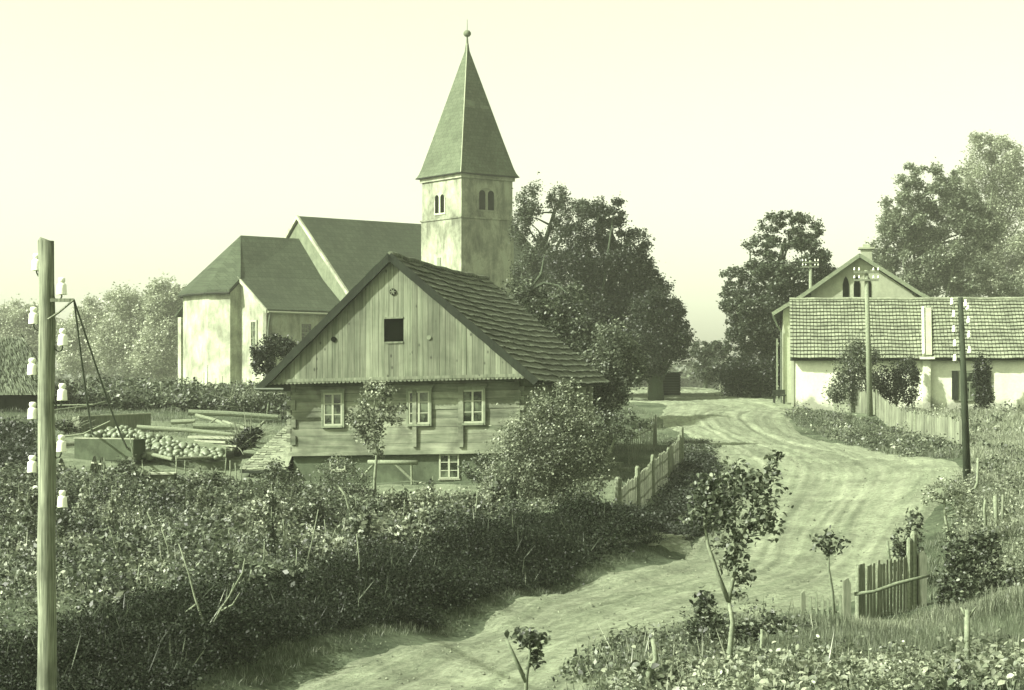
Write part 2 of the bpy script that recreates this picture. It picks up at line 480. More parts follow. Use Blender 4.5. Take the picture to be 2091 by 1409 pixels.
strip('house_yard', [((-7.2, 58.6), (-7.2, 61.5)), ((-5, 56.8), (-4, 61.0)), ((-1, 55.8), (0, 60.3)), ((2.4, 55.2), (2.4, 63)), ((3.4, 55.3), (3.8, 66))], M['yard'], .03, 20, .3, .2)

# ------------------------------------------------------------------ foliage
def leaves_mesh(name, C, size, mat, up=.35, shape='quad', aspect=.6, D=None):
    """C (n,3) centres; one small leaf per centre"""
    n = len(C)
    if D is None:
        nrm = RNG.normal(size=(n, 3)); nrm /= np.linalg.norm(nrm, axis=1)[:, None]
        nrm[:, 2] = np.abs(nrm[:, 2]) + up; nrm /= np.linalg.norm(nrm, axis=1)[:, None]
        r = RNG.normal(size=(n, 3)); a = np.cross(nrm, r); a /= np.linalg.norm(a, axis=1)[:, None]
        b = np.cross(nrm, a)
    else:
        a = D / np.linalg.norm(D, axis=1)[:, None]
        r = RNG.normal(size=(n, 3)); b = np.cross(a, r); b /= np.linalg.norm(b, axis=1)[:, None]; nrm = np.cross(a, b)
    s = (np.asarray(size) * np.ones(n))[:, None]
    if shape == 'quad':
        V = np.stack([C - a * s * .5, C + b * s * aspect * .5 + a * s * .05, C + a * s * .5, C - b * s * aspect * .5 + a * s * .05], 1)
        k = 4; base = np.array([[0, 1, 2, 3]])
    else:
        h = nrm * s * .10
        V = np.stack([C - a * s * .5, C - a * s * .18 + b * s * aspect * .5 + h, C + a * s * .2 + b * s * aspect * .42 + h, C + a * s * .55 - nrm * s * .12,
                      C + a * s * .2 - b * s * aspect * .42 + h, C - a * s * .18 - b * s * aspect * .5 + h, C + a * s * .02], 1)
        k = 7; base = np.array([[0, 1, 2, 6], [6, 2, 3, 4], [0, 6, 4, 5]])
    V = V.reshape(-1, 3)
    fs = (base[None] + (np.arange(n) * k)[:, None, None]).reshape(-1, 4)
    me = bpy.data.meshes.new(name)
    me.vertices.add(len(V)); me.vertices.foreach_set('co', V.ravel())
    me.loops.add(fs.size); me.loops.foreach_set('vertex_index', fs.ravel().astype(np.int32))
    me.polygons.add(len(fs)); me.polygons.foreach_set('loop_start', np.arange(0, fs.size, 4, dtype=np.int32))
    me.update(calc_edges=True); me.materials.append(mat)
    return me
def leaves_obj(name, C, size, mat, parent=None, **k):
    org = np.array(parent_world(parent)) if parent is not None else np.zeros(3)
    me = leaves_mesh(name, np.asarray(C) - org, size, mat, **k)
    o = bpy.data.objects.new(name, me); return link(o, parent)

def ball_pts(n):
    v = RNG.normal(size=(n, 3)); v /= np.linalg.norm(v, axis=1)[:, None]
    return v * (RNG.random(n) ** (1 / 3))[:, None]

def tree(name, label, cat, Y, bpx, lobes, n, leaf, mat, trunk=.2, clump=.30, dens=1.0, limbs=10, bark='bark', trunk_pts=None, by=None,
         group=None, depth=1.0, shape='quad', open_=.0, up=.35, extra=None, base=None):
    """lobes: (px, py, rx, ry[, dY]) seen from the photograph, turned into ellipsoids of real size at distance Y"""
    s_ = F / Y
    base = base or (GY(bpx, Y) if by is None else G(bpx, by))
    root = thing(name, label, cat, base, group)
    L = []
    for l in lobes:
        dy = l[4] if len(l) > 4 else 0
        L.append((W(l[0], l[1], Y + dy), l[2] / s_, l[3] / s_))
    vol = np.array([(a * b) for _, a, b in L]); vol /= vol.sum()
    P = []; cl = []
    for (c, rx, ry), vv in zip(L, vol):
        m = max(6, int(n * vv)); nc = max(4, int(26 * dens * (.5 + vv * 2)))
        cc = RNG.normal(size=(nc, 3)); cc /= np.linalg.norm(cc, axis=1)[:, None]
        cc *= (.45 + .5 * RNG.random(nc) ** .6)[:, None]
        rr = clump * (.6 + .8 * RNG.random(nc))
        k = RNG.integers(0, nc, m)
        p = cc[k] + RNG.normal(size=(m, 3)) * rr[k][:, None] * .62
        sc = np.array([rx, rx * depth, ry])
        p = p * sc + np.array(c)
        P.append(p); cl += [np.array(c) + q_ * sc for q_ in cc[:max(2, int(nc * .25))]]
    P = np.concatenate(P)
    gzv = hgrid(P[:, 0], P[:, 1]); P = P[P[:, 2] > gzv + .03]
    mb = MB()
    if trunk_pts is None:
        top = max(L, key=lambda l: l[0].z)[0]
        mid = sum((Vector(l[0]) for l in L), Vector()) / len(L)
        b0 = Vector(base) - Vector((0, 0, .2))
        tp = [b0, b0.lerp(Vector((mid.x, mid.y, mid.z)), .5) + Vector((random.uniform(-.1, .1), 0, 0)), mid, mid.lerp(top, .7)]
        rad = [trunk * 1.25, trunk, trunk * .65, trunk * .25]
    else:
        tp = [Vector(W(*p)) for p in trunk_pts]; tp[0] = Vector((tp[0].x, tp[0].y, gz(tp[0].x, tp[0].y) - .1))
        rad = list(np.linspace(trunk * 1.1, trunk * .45, len(tp)))
    mb.tube(tp, rad, 8)
    random.shuffle(cl)
    for c in cl[:limbs]:
        c = Vector(c)
        if trunk_pts is None:
            i = random.randrange(1, len(tp)); st_ = tp[i - 1].lerp(tp[i], random.uniform(.3, 1))
            if st_.z > c.z + .3: st_ = tp[max(1, i - 1)]
        else:
            sk = [tp[-2].lerp(tp[-1], k / 4) for k in range(5)]
            for pts, r0, r1 in extra or []:
                q_ = [Vector(W(*p)) for p in pts]; sk += [q_[j].lerp(q_[j + 1], k / 4) for j in range(len(q_) - 1) for k in range(1, 5)]
            st_ = min(sk, key=lambda p: (p - c).length + (.6 * (p.z - c.z) if p.z > c.z else 0) + .25 * p.z)
        m1 = st_.lerp(c, .5) + Vector((random.uniform(-1, 1), random.uniform(-1, 1), random.uniform(0, 1))) * (c - st_).length * .12
        mb.tube([st_, m1, c], [trunk * .38, trunk * .25, trunk * .08], 5)
    if extra:
        for pts, r0, r1 in extra:
            mb.tube([W(*p) for p in pts], list(np.linspace(r0, r1, len(pts))), 6)
    mb.build('trunk', M[bark], root, smooth=True)
    sz = leaf * RNG.uniform(.6, 1.25, len(P))
    leaves_obj('crown', P, sz, M[mat], root, shape=shape, up=up)
    return root

def in_poly(x, y, poly):
    r = np.zeros(len(x), bool); n = len(poly); j = n - 1
    for i in range(n):
        xi, yi = poly[i]; xj, yj = poly[j]
        r ^= ((yi > y) != (yj > y)) & (x < (xj - xi) * (y - yi) / (yj - yi + 1e-12) + xi); j = i
    return r
def scatter(poly, n):
    poly = [tuple(p)[:2] for p in poly]
    a = np.array(poly); lo, hi = a.min(0), a.max(0); X = []; 
    while sum(len(x) for x in X) < n:
        p = RNG.random((n * 2, 2)) * (hi - lo) + lo
        X.append(p[in_poly(p[:, 0], p[:, 1], poly)])
    return np.concatenate(X)[:n]
def nz(x, y, s, seed=0):
    return (np.sin(x * s + 1.7 * seed + 1.5 * np.sin(y * s * .7 + seed)) * np.sin(y * s * 1.15 + 2.1 * seed + 1.2 * np.sin(x * s * .9)) + .6 * np.sin(x * s * 2.3 + y * s * 1.7 + seed)) / 1.6
def undergrowth(name, label, cat, poly, plants, per, h, leaf, mat, spread=.22, seed=1, cs=1.0, kind='stuff', shape='quad', hole=-.6, up=.5, low=.1):
    p = scatter(poly, plants); v = nz(p[:, 0], p[:, 1], cs, seed)
    p = p[v > hole]; v = v[v > hole]
    hh = h * (low + (1 - low) * np.clip(.5 + .5 * v, 0, 1)) * RNG.uniform(.5, 1.15, len(p))
    z = hgrid(p[:, 0], p[:, 1])
    k = np.repeat(np.arange(len(p)), per); m = len(k)
    t = RNG.random(m) ** .7
    q_ = RNG.normal(size=(m, 2)) * spread * (.5 + .8 * t)[:, None]
    C = np.stack([p[k, 0] + q_[:, 0], p[k, 1] + q_[:, 1], z[k] + hh[k] * t + .02], 1)
    C[:, 2] = np.maximum(C[:, 2], hgrid(C[:, 0], C[:, 1]) + .03)
    o = leaves_obj(name, C, leaf * RNG.uniform(.5, 1.3, m), M[mat], shape=shape, up=up)
    return tag(o, label, cat, kind=kind)
def grass(name, label, poly, n, h, mat='grass', wdt=.09, seed=1, cs=1.2, hole=-.7, lean=.35):
    p = scatter(poly, n); v = nz(p[:, 0], p[:, 1], cs, seed); p = p[v > hole]; v = v[v > hole]; m = len(p)
    hh = h * RNG.uniform(.4, 1.2, m) * (.65 + .35 * v)
    D = np.stack([RNG.normal(size=m) * lean, RNG.normal(size=m) * lean, np.ones(m)], 1)
    C = np.stack([p[:, 0], p[:, 1], hgrid(p[:, 0], p[:, 1])], 1) + D / np.linalg.norm(D, axis=1)[:, None] * hh[:, None] * .45
    o = leaves_obj(name, C, hh, M[mat], D=D, aspect=wdt)
    return tag(o, label, 'grass', kind='stuff')

# ------------------------------------------------------------------ tiles
def tiles(mb, o, eu, es, width, length, tw, ch, thick=.03, lift=.03, jit=.01, rag=.0, gap=.008, stag=.5):
    """courses of single tiles: o lower corner, eu along the eave, es up the slope"""
    nrm = eu.cross(es).normalized()
    if nrm.z < 0: nrm = -nrm
    rows = int(length / ch) + 1
    for r in range(rows):
        y0 = r * ch; y1 = min(length, y0 + ch * 1.25)
        off = (r % 2) * tw * stag + random.uniform(0, .01); x = -off
        wob = random.uniform(-.012, .012)
        while x < width - .001:
            xa, xb = max(0, x), min(width, x + tw - gap)
            x += tw
            if xb - xa < .01: continue
            j = random.uniform(-jit, jit) + wob; l2 = lift + random.uniform(0, .012)
            a = o + eu * xa + es * (y0 + j) + nrm * (l2 + .012); b = o + eu * xb + es * (y0 + j) + nrm * (l2 + .012)
            c = o + eu * xb + es * y1 + nrm * .004; d = o + eu * xa + es * y1 + nrm * .004
            th = nrm * -thick
            mb.add([a, b, c, d, a + th, b + th, c + th, d + th], [(0, 1, 2, 3), (4, 7, 6, 5), (0, 4, 5, 1), (1, 5, 6, 2), (3, 2, 6, 7), (0, 3, 7, 4)])

class Frame:
    def __init__(s, O, ang):
        s.O = Vector(O); s.u = Vector((math.cos(ang), math.sin(ang), 0)); s.v = Vector((-math.sin(ang), math.cos(ang), 0)); s.w = Vector((0, 0, 1))
        s.sh = 0
    def __call__(s, u, v, w_): return s.O + s.u * u + s.v * v + s.w * (w_ + s.sh * u)
    def box(s, mb, u0, u1, v0, v1, w0, w1):
        vs = [s(u, v, w_) for w_ in (w0, w1) for v in (v0, v1) for u in (u0, u1)]
        mb.add(vs, [(0, 2, 3, 1), (4, 5, 7, 6), (0, 1, 5, 4), (2, 6, 7, 3), (0, 4, 6, 2), (1, 3, 7, 5)])

# ================================================================== LOG HOUSE
VA = math.atan2(-.2184, .9759)
H = Frame((-3.48, 61.4, 1.85), VA); H.sh = .022
DEP = 13.5
house = thing('log_house', 'old timber log house with board gable and tiled roof in the middle of the village', 'house', H.O)
UL, UR = -4.0, 3.83; SILL = 1.02; EAVE = 3.42; PK = (-.37, 7.3)
# stone base
mb = MB(); H.box(mb, UL + .05, UR - .05, .08, DEP - .1, -.6, SILL)
mb.build('stone_base', M['stone'], house)
# log walls: courses as separate hewn beams in each wall
def beams(u0, u1, v0, v1, along):
    mb = MB(); z = SILL + .002
    i = 0
    while z < EAVE + .2:
        h = random.uniform(.24, .33); j = random.uniform(-.012, .012)
        if along == 'u': H.box(mb, u0 + random.uniform(-.04, .03), u1 + random.uniform(-.03, .04), v0 + j, v1, z, z + h - .008)
        else: H.box(mb, u0 + j, u1 + j, v0 - .15 - (.1 if i % 2 else -.1), v1, z, z + h - .014)
        z += h; i += 1
    return mb
fw = beams(UL, UR, 0, .16, 'u').build('front_wall', M['logs'], house)
beams(UL + .002, UL + .16, .19, DEP, 'v').build('side_wall', M['logs'], house)
beams(UR - .16, UR - .002, .19, DEP, 'v').build('side_wall', M['logs'], house)
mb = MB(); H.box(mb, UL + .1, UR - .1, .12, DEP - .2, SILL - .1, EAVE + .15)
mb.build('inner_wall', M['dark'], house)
# notched beam ends at both corners
for uc in (UL - .09, UR + .07):
    z = SILL + .05
    while z < EAVE - .3:
        mb = MB(); H.box(mb, uc - .07, uc + .07, -.02, .16, z, z + .15); z += .31
        mb.build('beam_end', M['logs'], house)
# sill ledge
mb = MB(); H.box(mb, UL - .08, UR + .08, -.1, .06, SILL - .1, SILL + .001)
mb.build('sill_beam', M['logs'], house)
# front posts beside windows
for uu in (.0, 0.0):
    pass
mb = MB(); H.box(mb, .22, .36, -.09, -.013, SILL + .15, EAVE - .35); mb.build('wall_post', M['logs'], house)
mb = MB(); H.box(mb, 1.78, 1.95, -.09, -.013, SILL + .12, EAVE - .3); mb.build('wall_post', M['logs'], house)
# gable (jetties forward)
GV = -.55
GB = EAVE - .03
gl, gr = -4.72, 4.25
def gable_h(u):
    if u < PK[0]: return GB + (u - gl) / (PK[0] - gl) * (PK[1] - GB)
    return GB + (gr - u) / (gr - PK[0]) * (PK[1] - GB)
mb = MB(); u = gl + .06
HOLE = (-.52, .0, 1.25 + GB, 2.0 + GB)
while u < gr - .08:
    wd = random.uniform(.15, .23); u1 = min(u + wd - .008, gr - .03); dv = random.uniform(0, .015)
    segs = [(GB + .05, None)]
    if u1 > HOLE[0] and u < HOLE[1]: segs = [(GB + .05, HOLE[2]), (HOLE[3], None)]
    uu0, uu1 = u, u1
    for z0, z1 in segs:
        t0 = z1 if z1 else gable_h(uu0) ; t1 = z1 if z1 else gable_h(uu1)
        if not z1 and uu0 < PK[0] < uu1: t0 = t1 = min(t0, t1)
        if min(t0, t1) < z0 + .02: t0 = max(t0, z0 + .02); t1 = max(t1, z0 + .02)
        v0, v1 = GV - dv, GV + .03
        vs = [H(uu0, v0, z0), H(uu1, v0, z0), H(uu1, v0, t1), H(uu0, v0, t0), H(uu0, v1, z0), H(uu1, v1, z0), H(uu1, v1, t1), H(uu0, v1, t0)]
        mb.add(vs, [(0, 1, 2, 3), (4, 7, 6, 5), (0, 4, 5, 1), (1, 5, 6, 2), (2, 6, 7, 3), (3, 7, 4, 0)])
    u += wd
mb.build('gable_boards', M['boards'], house)
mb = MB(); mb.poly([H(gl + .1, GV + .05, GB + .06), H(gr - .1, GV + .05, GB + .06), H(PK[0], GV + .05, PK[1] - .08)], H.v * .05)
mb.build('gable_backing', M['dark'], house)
# attic opening, frame and small round vents
mb = MB(); H.box(mb, HOLE[0] - .05, HOLE[1] + .05, GV - .03, GV + .02, HOLE[3], HOLE[3] + .06)
mb.build('attic_opening_frame', M['boards'], house); mb = MB(); H.box(mb, HOLE[0] - .05, HOLE[1] + .05, GV - .03, GV + .02, HOLE[2] - .06, HOLE[2])
mb.build('attic_opening_frame', M['boards'], house)
def disc(mb, c, r, nrm, th=.02, n=16):
    a = nrm.cross(Vector((0, 0, 1))).normalized(); b = Vector((0, 0, 1))
    mb.poly([c + a * r * math.cos(2 * math.pi * k / n) + b * r * math.sin(2 * math.pi * k / n) for k in range(n)], nrm * th)
mb = MB(); disc(mb, H(-2.33, GV - .018, GB + 1.38), .09, -H.v); mb.build('round_vent', M['dark'], house)
mb = MB(); disc(mb, H(.92, GV - .018, GB + 1.35), .075, -H.v); mb.build('round_vent', M['frame_dark'], house)
ros = MB(); disc(ros, H(-.3, GV - .018, GB + 2.88), .11, -H.v); ro = ros.build('rosette', M['dark'], house)
mb = MB()
for k in range(6):
    a0 = k * math.pi / 3
    mb.obox(H(-.3 + .05 * math.cos(a0), GV - .045, GB + 2.88 + .05 * math.sin(a0)), (H.u * math.cos(a0) + H.w * math.sin(a0)), H.v, (H.w * math.cos(a0) - H.u * math.sin(a0)), .045, .006, .014)
mb.build('petals', M['boards'], ro)
# scalloped trim under the gable
mb = MB(); H.box(mb, gl - .02, gr + .02, GV - .045, GV + .02, GB, GB + .1)
u = gl
while u < gr - .05:
    n = 6; c0 = H(u + .07, GV - .035, GB + .001)
    mb.poly([c0 + H.u * .066 * math.cos(math.pi + k * math.pi / n) + H.w * .075 * math.sin(math.pi + k * math.pi / n) for k in range(n + 1)], H.v * .02)
    u += .14
mb.build('scalloped_trim', M['boards'], house)
mb = MB(); H.box(mb, gl + .1, gr - .1, GV + .05, .3, GB - .02, GB + .04); mb.build('soffit', M['darkwood'], house)
# roof
roof = thing('tmp', 'x', 'x', H.O); COL.objects.unlink(roof); bpy.data.objects.remove(roof)
LE, RE = (-4.92, GB - .18), (4.55, GB - .17)
pk = (PK[0], PK[1] + .16)
def slope(side):
    e = LE if side < 0 else RE
    lo = H(e[0], GV - .12, e[1]); hi = H(pk[0], GV - .12, pk[1])
    es = (hi - lo); L = es.length; es.normalize()
    return lo, es, L
rl = DEP + .2
for side in (1, -1):
    lo, es, L = slope(side)
    mb = MB(); nrm = H.v.cross(es).normalized(); nrm = nrm if nrm.z > 0 else -nrm
    dd_ = nrm * .15
    mb.poly([lo - dd_, lo + H.v * rl - dd_, lo + es * L + H.v * rl - dd_, lo + es * L - dd_], nrm * .05)
    rp = mb.build('roof_deck', M['darkwood'], house)
    mb = MB(); tiles(mb, lo, H.v, es, rl, L, .17, .34, .04, .062, .016)
    mb.build('roof_tiles', M['tile'], house)
    # verge board in steps
    mb = MB()
    k = 0.0
    while k < L - .05:
        k1 = min(L, k + .5); c0 = lo + es * ((k + k1) / 2) - H.v * .05 - nrm * .035
        mb.obox(c0, es, H.v, nrm, (k1 - k) / 2, .04, .115 + .012 * (int(k / .48) % 2)); k += .48
    mb.build('verge_board', M['darkwood'], house)
mb = MB(); k = 0
while k < rl - .1:
    a = H(pk[0], GV - .12 + k, pk[1] + .035); b = H(pk[0], GV - .12 + k + .36, pk[1] + .055)
    mb.tube([a, b], [.1, .085], 8); k += .33
mb.build('ridge_tiles', M['tile'], house)
# gutter stub at the left
mb = MB(); mb.tube([H(LE[0] - .1, GV - .2, LE[1] - .02), H(LE[0] + .9, GV - .16, LE[1] - .05)], .045, 8); mb.build('gutter_spout', M['iron'], house)
def sag(root, v, names, amp, per, L_):
    for ch_ in bpy.data.objects:
        if ch_.parent is root and ch_.name.split('.')[0] in names:
            m_ = ch_.data; a = np.empty(len(m_.vertices) * 3); m_.vertices.foreach_get('co', a); a = a.reshape(-1, 3)
            t = a @ np.array(v); a[:, 2] -= amp * np.sin(np.clip(t / L_, 0, 1) * math.pi) + .012 * np.sin(t * per) + .012 * np.sin(t * 3.1 + a[:, 2] * 2.2)
            m_.vertices.foreach_set('co', a.ravel()); m_.update()
sag(house, H.v, ('roof_tiles', 'ridge_tiles'), .09, 1.7, 14)
# brick/rear gable
mb = MB(); mb.poly([H(UL, DEP, SILL), H(UR, DEP, SILL), H(UR, DEP, EAVE), H(PK[0], DEP, PK[1] - .1), H(UL, DEP, EAVE)], H.v * .1); mb.build('rear_wall', M['logs'], house)
# porch posts under the right eave
for vv in (1.2, 3.0, 5.0, 7.2, 9.5):
    mb = MB(); H.box(mb, 4.28, 4.42, vv, vv + .14, -.3, EAVE - .1); mb.build('porch_post', M['wood'], house)
def window(par, fr, u0, u1, z0, z1, v, cols=2, rows=3, casing=True, cm='frame_dark', name='window', recess=.0):
    mb = MB(); t = .055
    if casing:
        c_ = .07
        for a in ((u0 - c_, u0, z0 - c_, z1 + c_), (u1, u1 + c_, z0 - c_, z1 + c_)): fr.box(mb, a[0], a[1], v - .05, v + .02, a[2], a[3])
        fr.box(mb, u0 - c_ - .03, u1 + c_ + .03, v - .08, v + .02, z1 + c_, z1 + c_ + .05)
        fr.box(mb, u0, u1, v - .05, v + .02, z1, z1 + c_); fr.box(mb, u0 - .0, u1 + .0, v - .07, v + .02, z0 - c_, z0)
    else:
        fr.box(mb, u0 - .03, u1 + .03, v - .02, v + .01, z0 - .04, z0)
    wn = mb.build(name, M[cm], par)
    mb = MB()
    fr.box(mb, u0, u0 + t, v - .035, v + .0, z0, z1); fr.box(mb, u1 - t, u1, v - .035, v + .0, z0, z1)
    fr.box(mb, u0 + t, u1 - t, v - .035, v + .0, z1 - t, z1); fr.box(mb, u0 + t, u1 - t, v - .035, v + .0, z0, z0 + t)
    for k in range(1, cols):
        uc = u0 + (u1 - u0) * k / cols; fr.box(mb, uc - t * .6, uc + t * .6, v - .04, v + .0, z0 + t, z1 - t)
    for k in range(1, rows):
        zc = z0 + (z1 - z0) * k / rows; fr.box(mb, u0 + t, u1 - t, v - .03, v + .0, zc - .014, zc + .014)
    o1 = mb.build('sash', M['frame'], wn)
    mb = MB(); fr.box(mb, u0 + .01, u1 - .01, v - .018, v - .004, z0 + .01, z1 - .01); mb.build('pane', M['glass'], wn)
    return wn
H0 = Frame(H.O, VA); H0.sh = .022
for (a, b) in ((-2.86, -2.2), (.08, .80), (1.9, 2.62)):
    window(house, H0, a, b, SILL + .9, SILL + 1.98, -.035)
mb = MB(); H.box(mb, -.15, .95, -.12, -.03, SILL + 2.1, SILL + 2.16); mb.build('window_hood', M['logs'], house)
mb = MB(); H.box(mb, 1.7, 2.75, -.12, -.03, SILL + 2.12, SILL + 2.18); mb.build('window_hood', M['logs'], house)
window(house, H0, 1.1, 1.78, .1, .92, .06, 2, 3, False, 'frame', 'basement_window')
window(house, H0, -2.68, -2.12, .42, .86, .06, 2, 1, False, 'frame', 'basement_window')

# lean-to at the left
lr = thing('lean_to_shed', 'low lean-to shed with pale slab roof against the left side of the log house', 'shed', H(-4.9, .2, 0))
BL, BR, TT, TB = H(-5.7, -.35, .5), H(-4.03, -.35, .54), H(-4.05, 2.6, 2.75), H(-4.05, 6.0, 2.75); BK = H(-5.8, 6.0, .45)
mb = MB(); es = (TT - BR); Ls = es.length; es.normalize(); nr = H.u.cross(es); k = 0.0
while k < Ls - .03:
    t = k / Ls; lft = BL.lerp(TT, t); rgt = BR.lerp(TT, t); wd = (rgt - lft).length
    t2 = min(1, (k + .17) / Ls); x = 0
    while x < wd - .02:
        w_ = min(random.uniform(.16, .3), wd - x); a = lft + H.u * x; b_ = lft + H.u * (x + w_ - .012); l_ = random.uniform(.02, .05); j = random.uniform(-.02, .02)
        c = b_ + es * .2; d = a + es * .2; lf = nr * l_
        mb.add([a + lf + es * j, b_ + lf + es * j, c, d, a + es * j, b_ + es * j, c - nr * .02, d - nr * .02], [(0, 1, 2, 3), (4, 7, 6, 5), (0, 4, 5, 1), (1, 5, 6, 2), (3, 2, 6, 7), (0, 3, 7, 4)])
        x += w_
    k += .125
mb.build('front_roof', M['shingle_pale'], lr)
mb = MB(); up3 = Vector((0, 0, -.04)); mb.poly([BL, BR, TT], up3); mb.poly([BL, TT, TB, BK], up3); mb.build('roof_deck', M['shingle_pale'], lr)
mb = MB(); mb.poly([H(-4.1, -.1, -.5), H(-5.45, -.1, -.5), H(-5.45, -.1, .42), H(-4.1, -.1, .5)], H.v * 5.8); mb.build('shed_wall', M['stone'], lr)
mb = MB(); mb.obox((BL + BR) / 2 - Vector((0, 0, .1)) + H.v * .05, H.u, H.v, Vector((0, 0, 1)), .83, .05, .05); mb.build('eave_beam', M['darkwood'], lr)

# trestle bench by the wall
b0 = H(-.75, -.9, 0); b0.z = gz(b0.x, b0.y)
be = thing('trestle_bench', 'rough log bench on slanted props before the log house wall', 'bench', b0)
mb = MB(); mb.tube([H(-1.05, -.9, .72), H(-.3, -.9, .70), H(.62, -.9, .68)], [.07, .075, .08], 8); mb.build('beam', M['palebark'], be, smooth=True)
for (a, b_) in (((-.15, .66), (.5, .05)), ((.42, .66), (.42, -.03)), ((-.8, .7), (-1.35, .15))):
    mb = MB(); mb.tube([H(a[0], -.9, a[1]), H(b_[0], -.85, b_[1])], [.04, .045], 6); mb.build('leg', M['palebark'], be)

# ================================================================== CHURCH
YA = 146.0
CO = Vector((-16.73, YA, 0)); CA = Vector((.79, .61, 0)).normalized(); CQ = Vector((.61, -.79, 0)).normalized()
def C3(s_, t, z): return CO - CA * s_ + CQ * t + Vector((0, 0, z))   # s outwards (left), t towards the viewer
church = thing('church', 'old village church with pointed square tower, nave, choir and apse', 'church', CO + Vector((0, 0, 5)))
GZ = 4.2
def wall(mb, pts, th=.5, inward=None):
    mb.poly(pts, inward * th)
# nave
NL = -22; NT = 7.65; NZ = 11.6
mb = MB()
mb.poly([C3(0, 7.3, GZ), C3(0, -7.3, GZ), C3(0, -7.3, NZ + .2), C3(0, 0, 18.0), C3(0, 7.3, NZ + .2)], CA * .6)
mb.build('nave_gable', M['concrete'], church); mb = MB()
mb.poly([C3(-.6, 7.3, GZ), C3(NL, 7.3, GZ), C3(NL, 7.3, NZ + .2), C3(-.6, 7.3, NZ + .2)], -CQ * .6)
mb.build('nave_wall', M['church_wall'], church); mb = MB()
mb.poly([C3(NL, 7.3, GZ), C3(NL, -7.3, GZ), C3(NL, -7.3, NZ + .2), C3(NL, 0, 18.0), C3(NL, 7.3, NZ + .2)], -CA * .3)
mb.build('nave_wall', M['church_wall'], church)
mb = MB()
mb.poly([C3(.12, 0, 18.18), C3(NL, 0, 18.18), C3(NL, NT, NZ), C3(.12, NT, NZ)], Vector((0, 0, .22)))
mb.poly([C3(.12, 0, 18.18), C3(NL, 0, 18.18), C3(NL, -NT, NZ), C3(.12, -NT, NZ)], Vector((0, 0, .22)))
mb.build('nave_roof', M['church_roof'], church)
mb = MB(); mb.poly([C3(.22, NT, NZ - .02), C3(.22, 0, 18.16), C3(.22, 0, 18.46), C3(.22, NT, NZ + .28)], CA * .2)
mb.poly([C3(.22, -NT, NZ - .02), C3(.22, 0, 18.16), C3(.22, 0, 18.46), C3(.22, -NT, NZ + .28)], CA * .2)
mb.build('verge', M['church_wall'], church)
# choir
CT_ = 7.2; CZe = 10.5; CS = 6.93; RS = 5.17
mb = MB()
mb.poly([C3(0, 6.9, GZ), C3(CS, 6.9, GZ), C3(CS, 6.9, CZe + .1), C3(0, 6.9, CZe + .1)], -CQ * .5)
mb.poly([C3(CS, 6.9, GZ), C3(CS, 3.12, GZ), C3(CS, 3.12, 12.85), C3(CS, 6.9, CZe + .1)], -(-CA) * .5)
mb.build('choir_wall', M['church_wall'], church); mb = MB()
mb.poly([C3(CS, -6.9, GZ), C3(0, -6.9, GZ), C3(0, -6.9, CZe), C3(CS, -6.9, CZe)], CQ * .5)
mb.build('choir_wall', M['church_wall'], church)
up_ = Vector((0, 0, .18))
mb = MB()
for sg in (1, -1):
    mb.poly([C3(.0, 0, 16.45), C3(RS, 0, 16.45), C3(CS + .1, 3.12 * sg, 13.0)], up_)
    mb.poly([C3(.0, 0, 16.45), C3(CS + .1, 3.12 * sg, 13.0), C3(0, 3.6 * sg, 13.05)], up_)
    mb.poly([C3(0, 3.6 * sg, 13.05), C3(CS + .1, 3.12 * sg, 13.0), C3(CS + .1, CT_ * sg, CZe), C3(0, CT_ * sg, CZe)], up_)
mb.build('choir_roof', M['church_roof'], church)
mb = MB(); mb.poly([C3(CS + .22, 3.0, 12.98), C3(CS + .22, CT_ + .05, CZe - .1), C3(CS + .22, CT_ + .05, CZe + .16), C3(CS + .22, 3.0, 13.26)], CA * .12)
mb.build('verge', M['church_wall'], church)
mb = MB(); mb.tube([C3(CS + .1, CT_ + .1, CZe - .02), C3(.1, CT_ + .1, CZe - .06)], .09, 6); mb.build('gutter', M['frame'], church)
mb = MB(); mb.tube([C3(CS - .1, CT_ + .1, CZe - .1), C3(CS - .1, 7.1, CZe - .9), C3(CS - .1, 7.02, CZe - 1.3), C3(CS - .1, 7.02, GZ + .5)], .09, 6); mb.build('downpipe', M['iron'], church)
# apse
AP = [(CS, 3.12), (7.82, 3.12), (8.62, 1.2), (8.75, -1.2), (8.2, -3.6), (7.0, -4.9), (5.0, -5.4)]
mb = MB()
for i in range(len(AP) - 1):
    a, b = AP[i], AP[i + 1]
    top = [12.85 if i == 0 else 12.0, 12.0]
    mb.add([C3(a[0], a[1], GZ), C3(b[0], b[1], GZ), C3(b[0], b[1], top[1]), C3(a[0], a[1], top[0])], [(0, 1, 2, 3)])
mb.build('apse_wall', M['church_wall'], church)
mb = MB()
AE = [(CS + .1, 3.3, 13.0), (8.05, 3.4, 12.05), (8.95, 1.3, 12.05), (9.1, -1.3, 12.05), (8.5, -3.8, 12.05), (7.2, -5.2, 12.05), (5.0, -5.9, 12.05)]
for i in range(len(AE) - 1):
    mb.poly([C3(RS, 0, 16.45), C3(*AE[i]), C3(*AE[i + 1])], up_)
mb.build('apse_roof', M['church_roof'], church)
mb = MB()
for i in range(1, len(AE) - 1): mb.tube([C3(*AE[i]) + Vector((0, 0, -.05)), C3(*AE[i + 1]) + Vector((0, 0, -.05))], .1, 6)
mb.build('cornice', M['darkwood'], church)
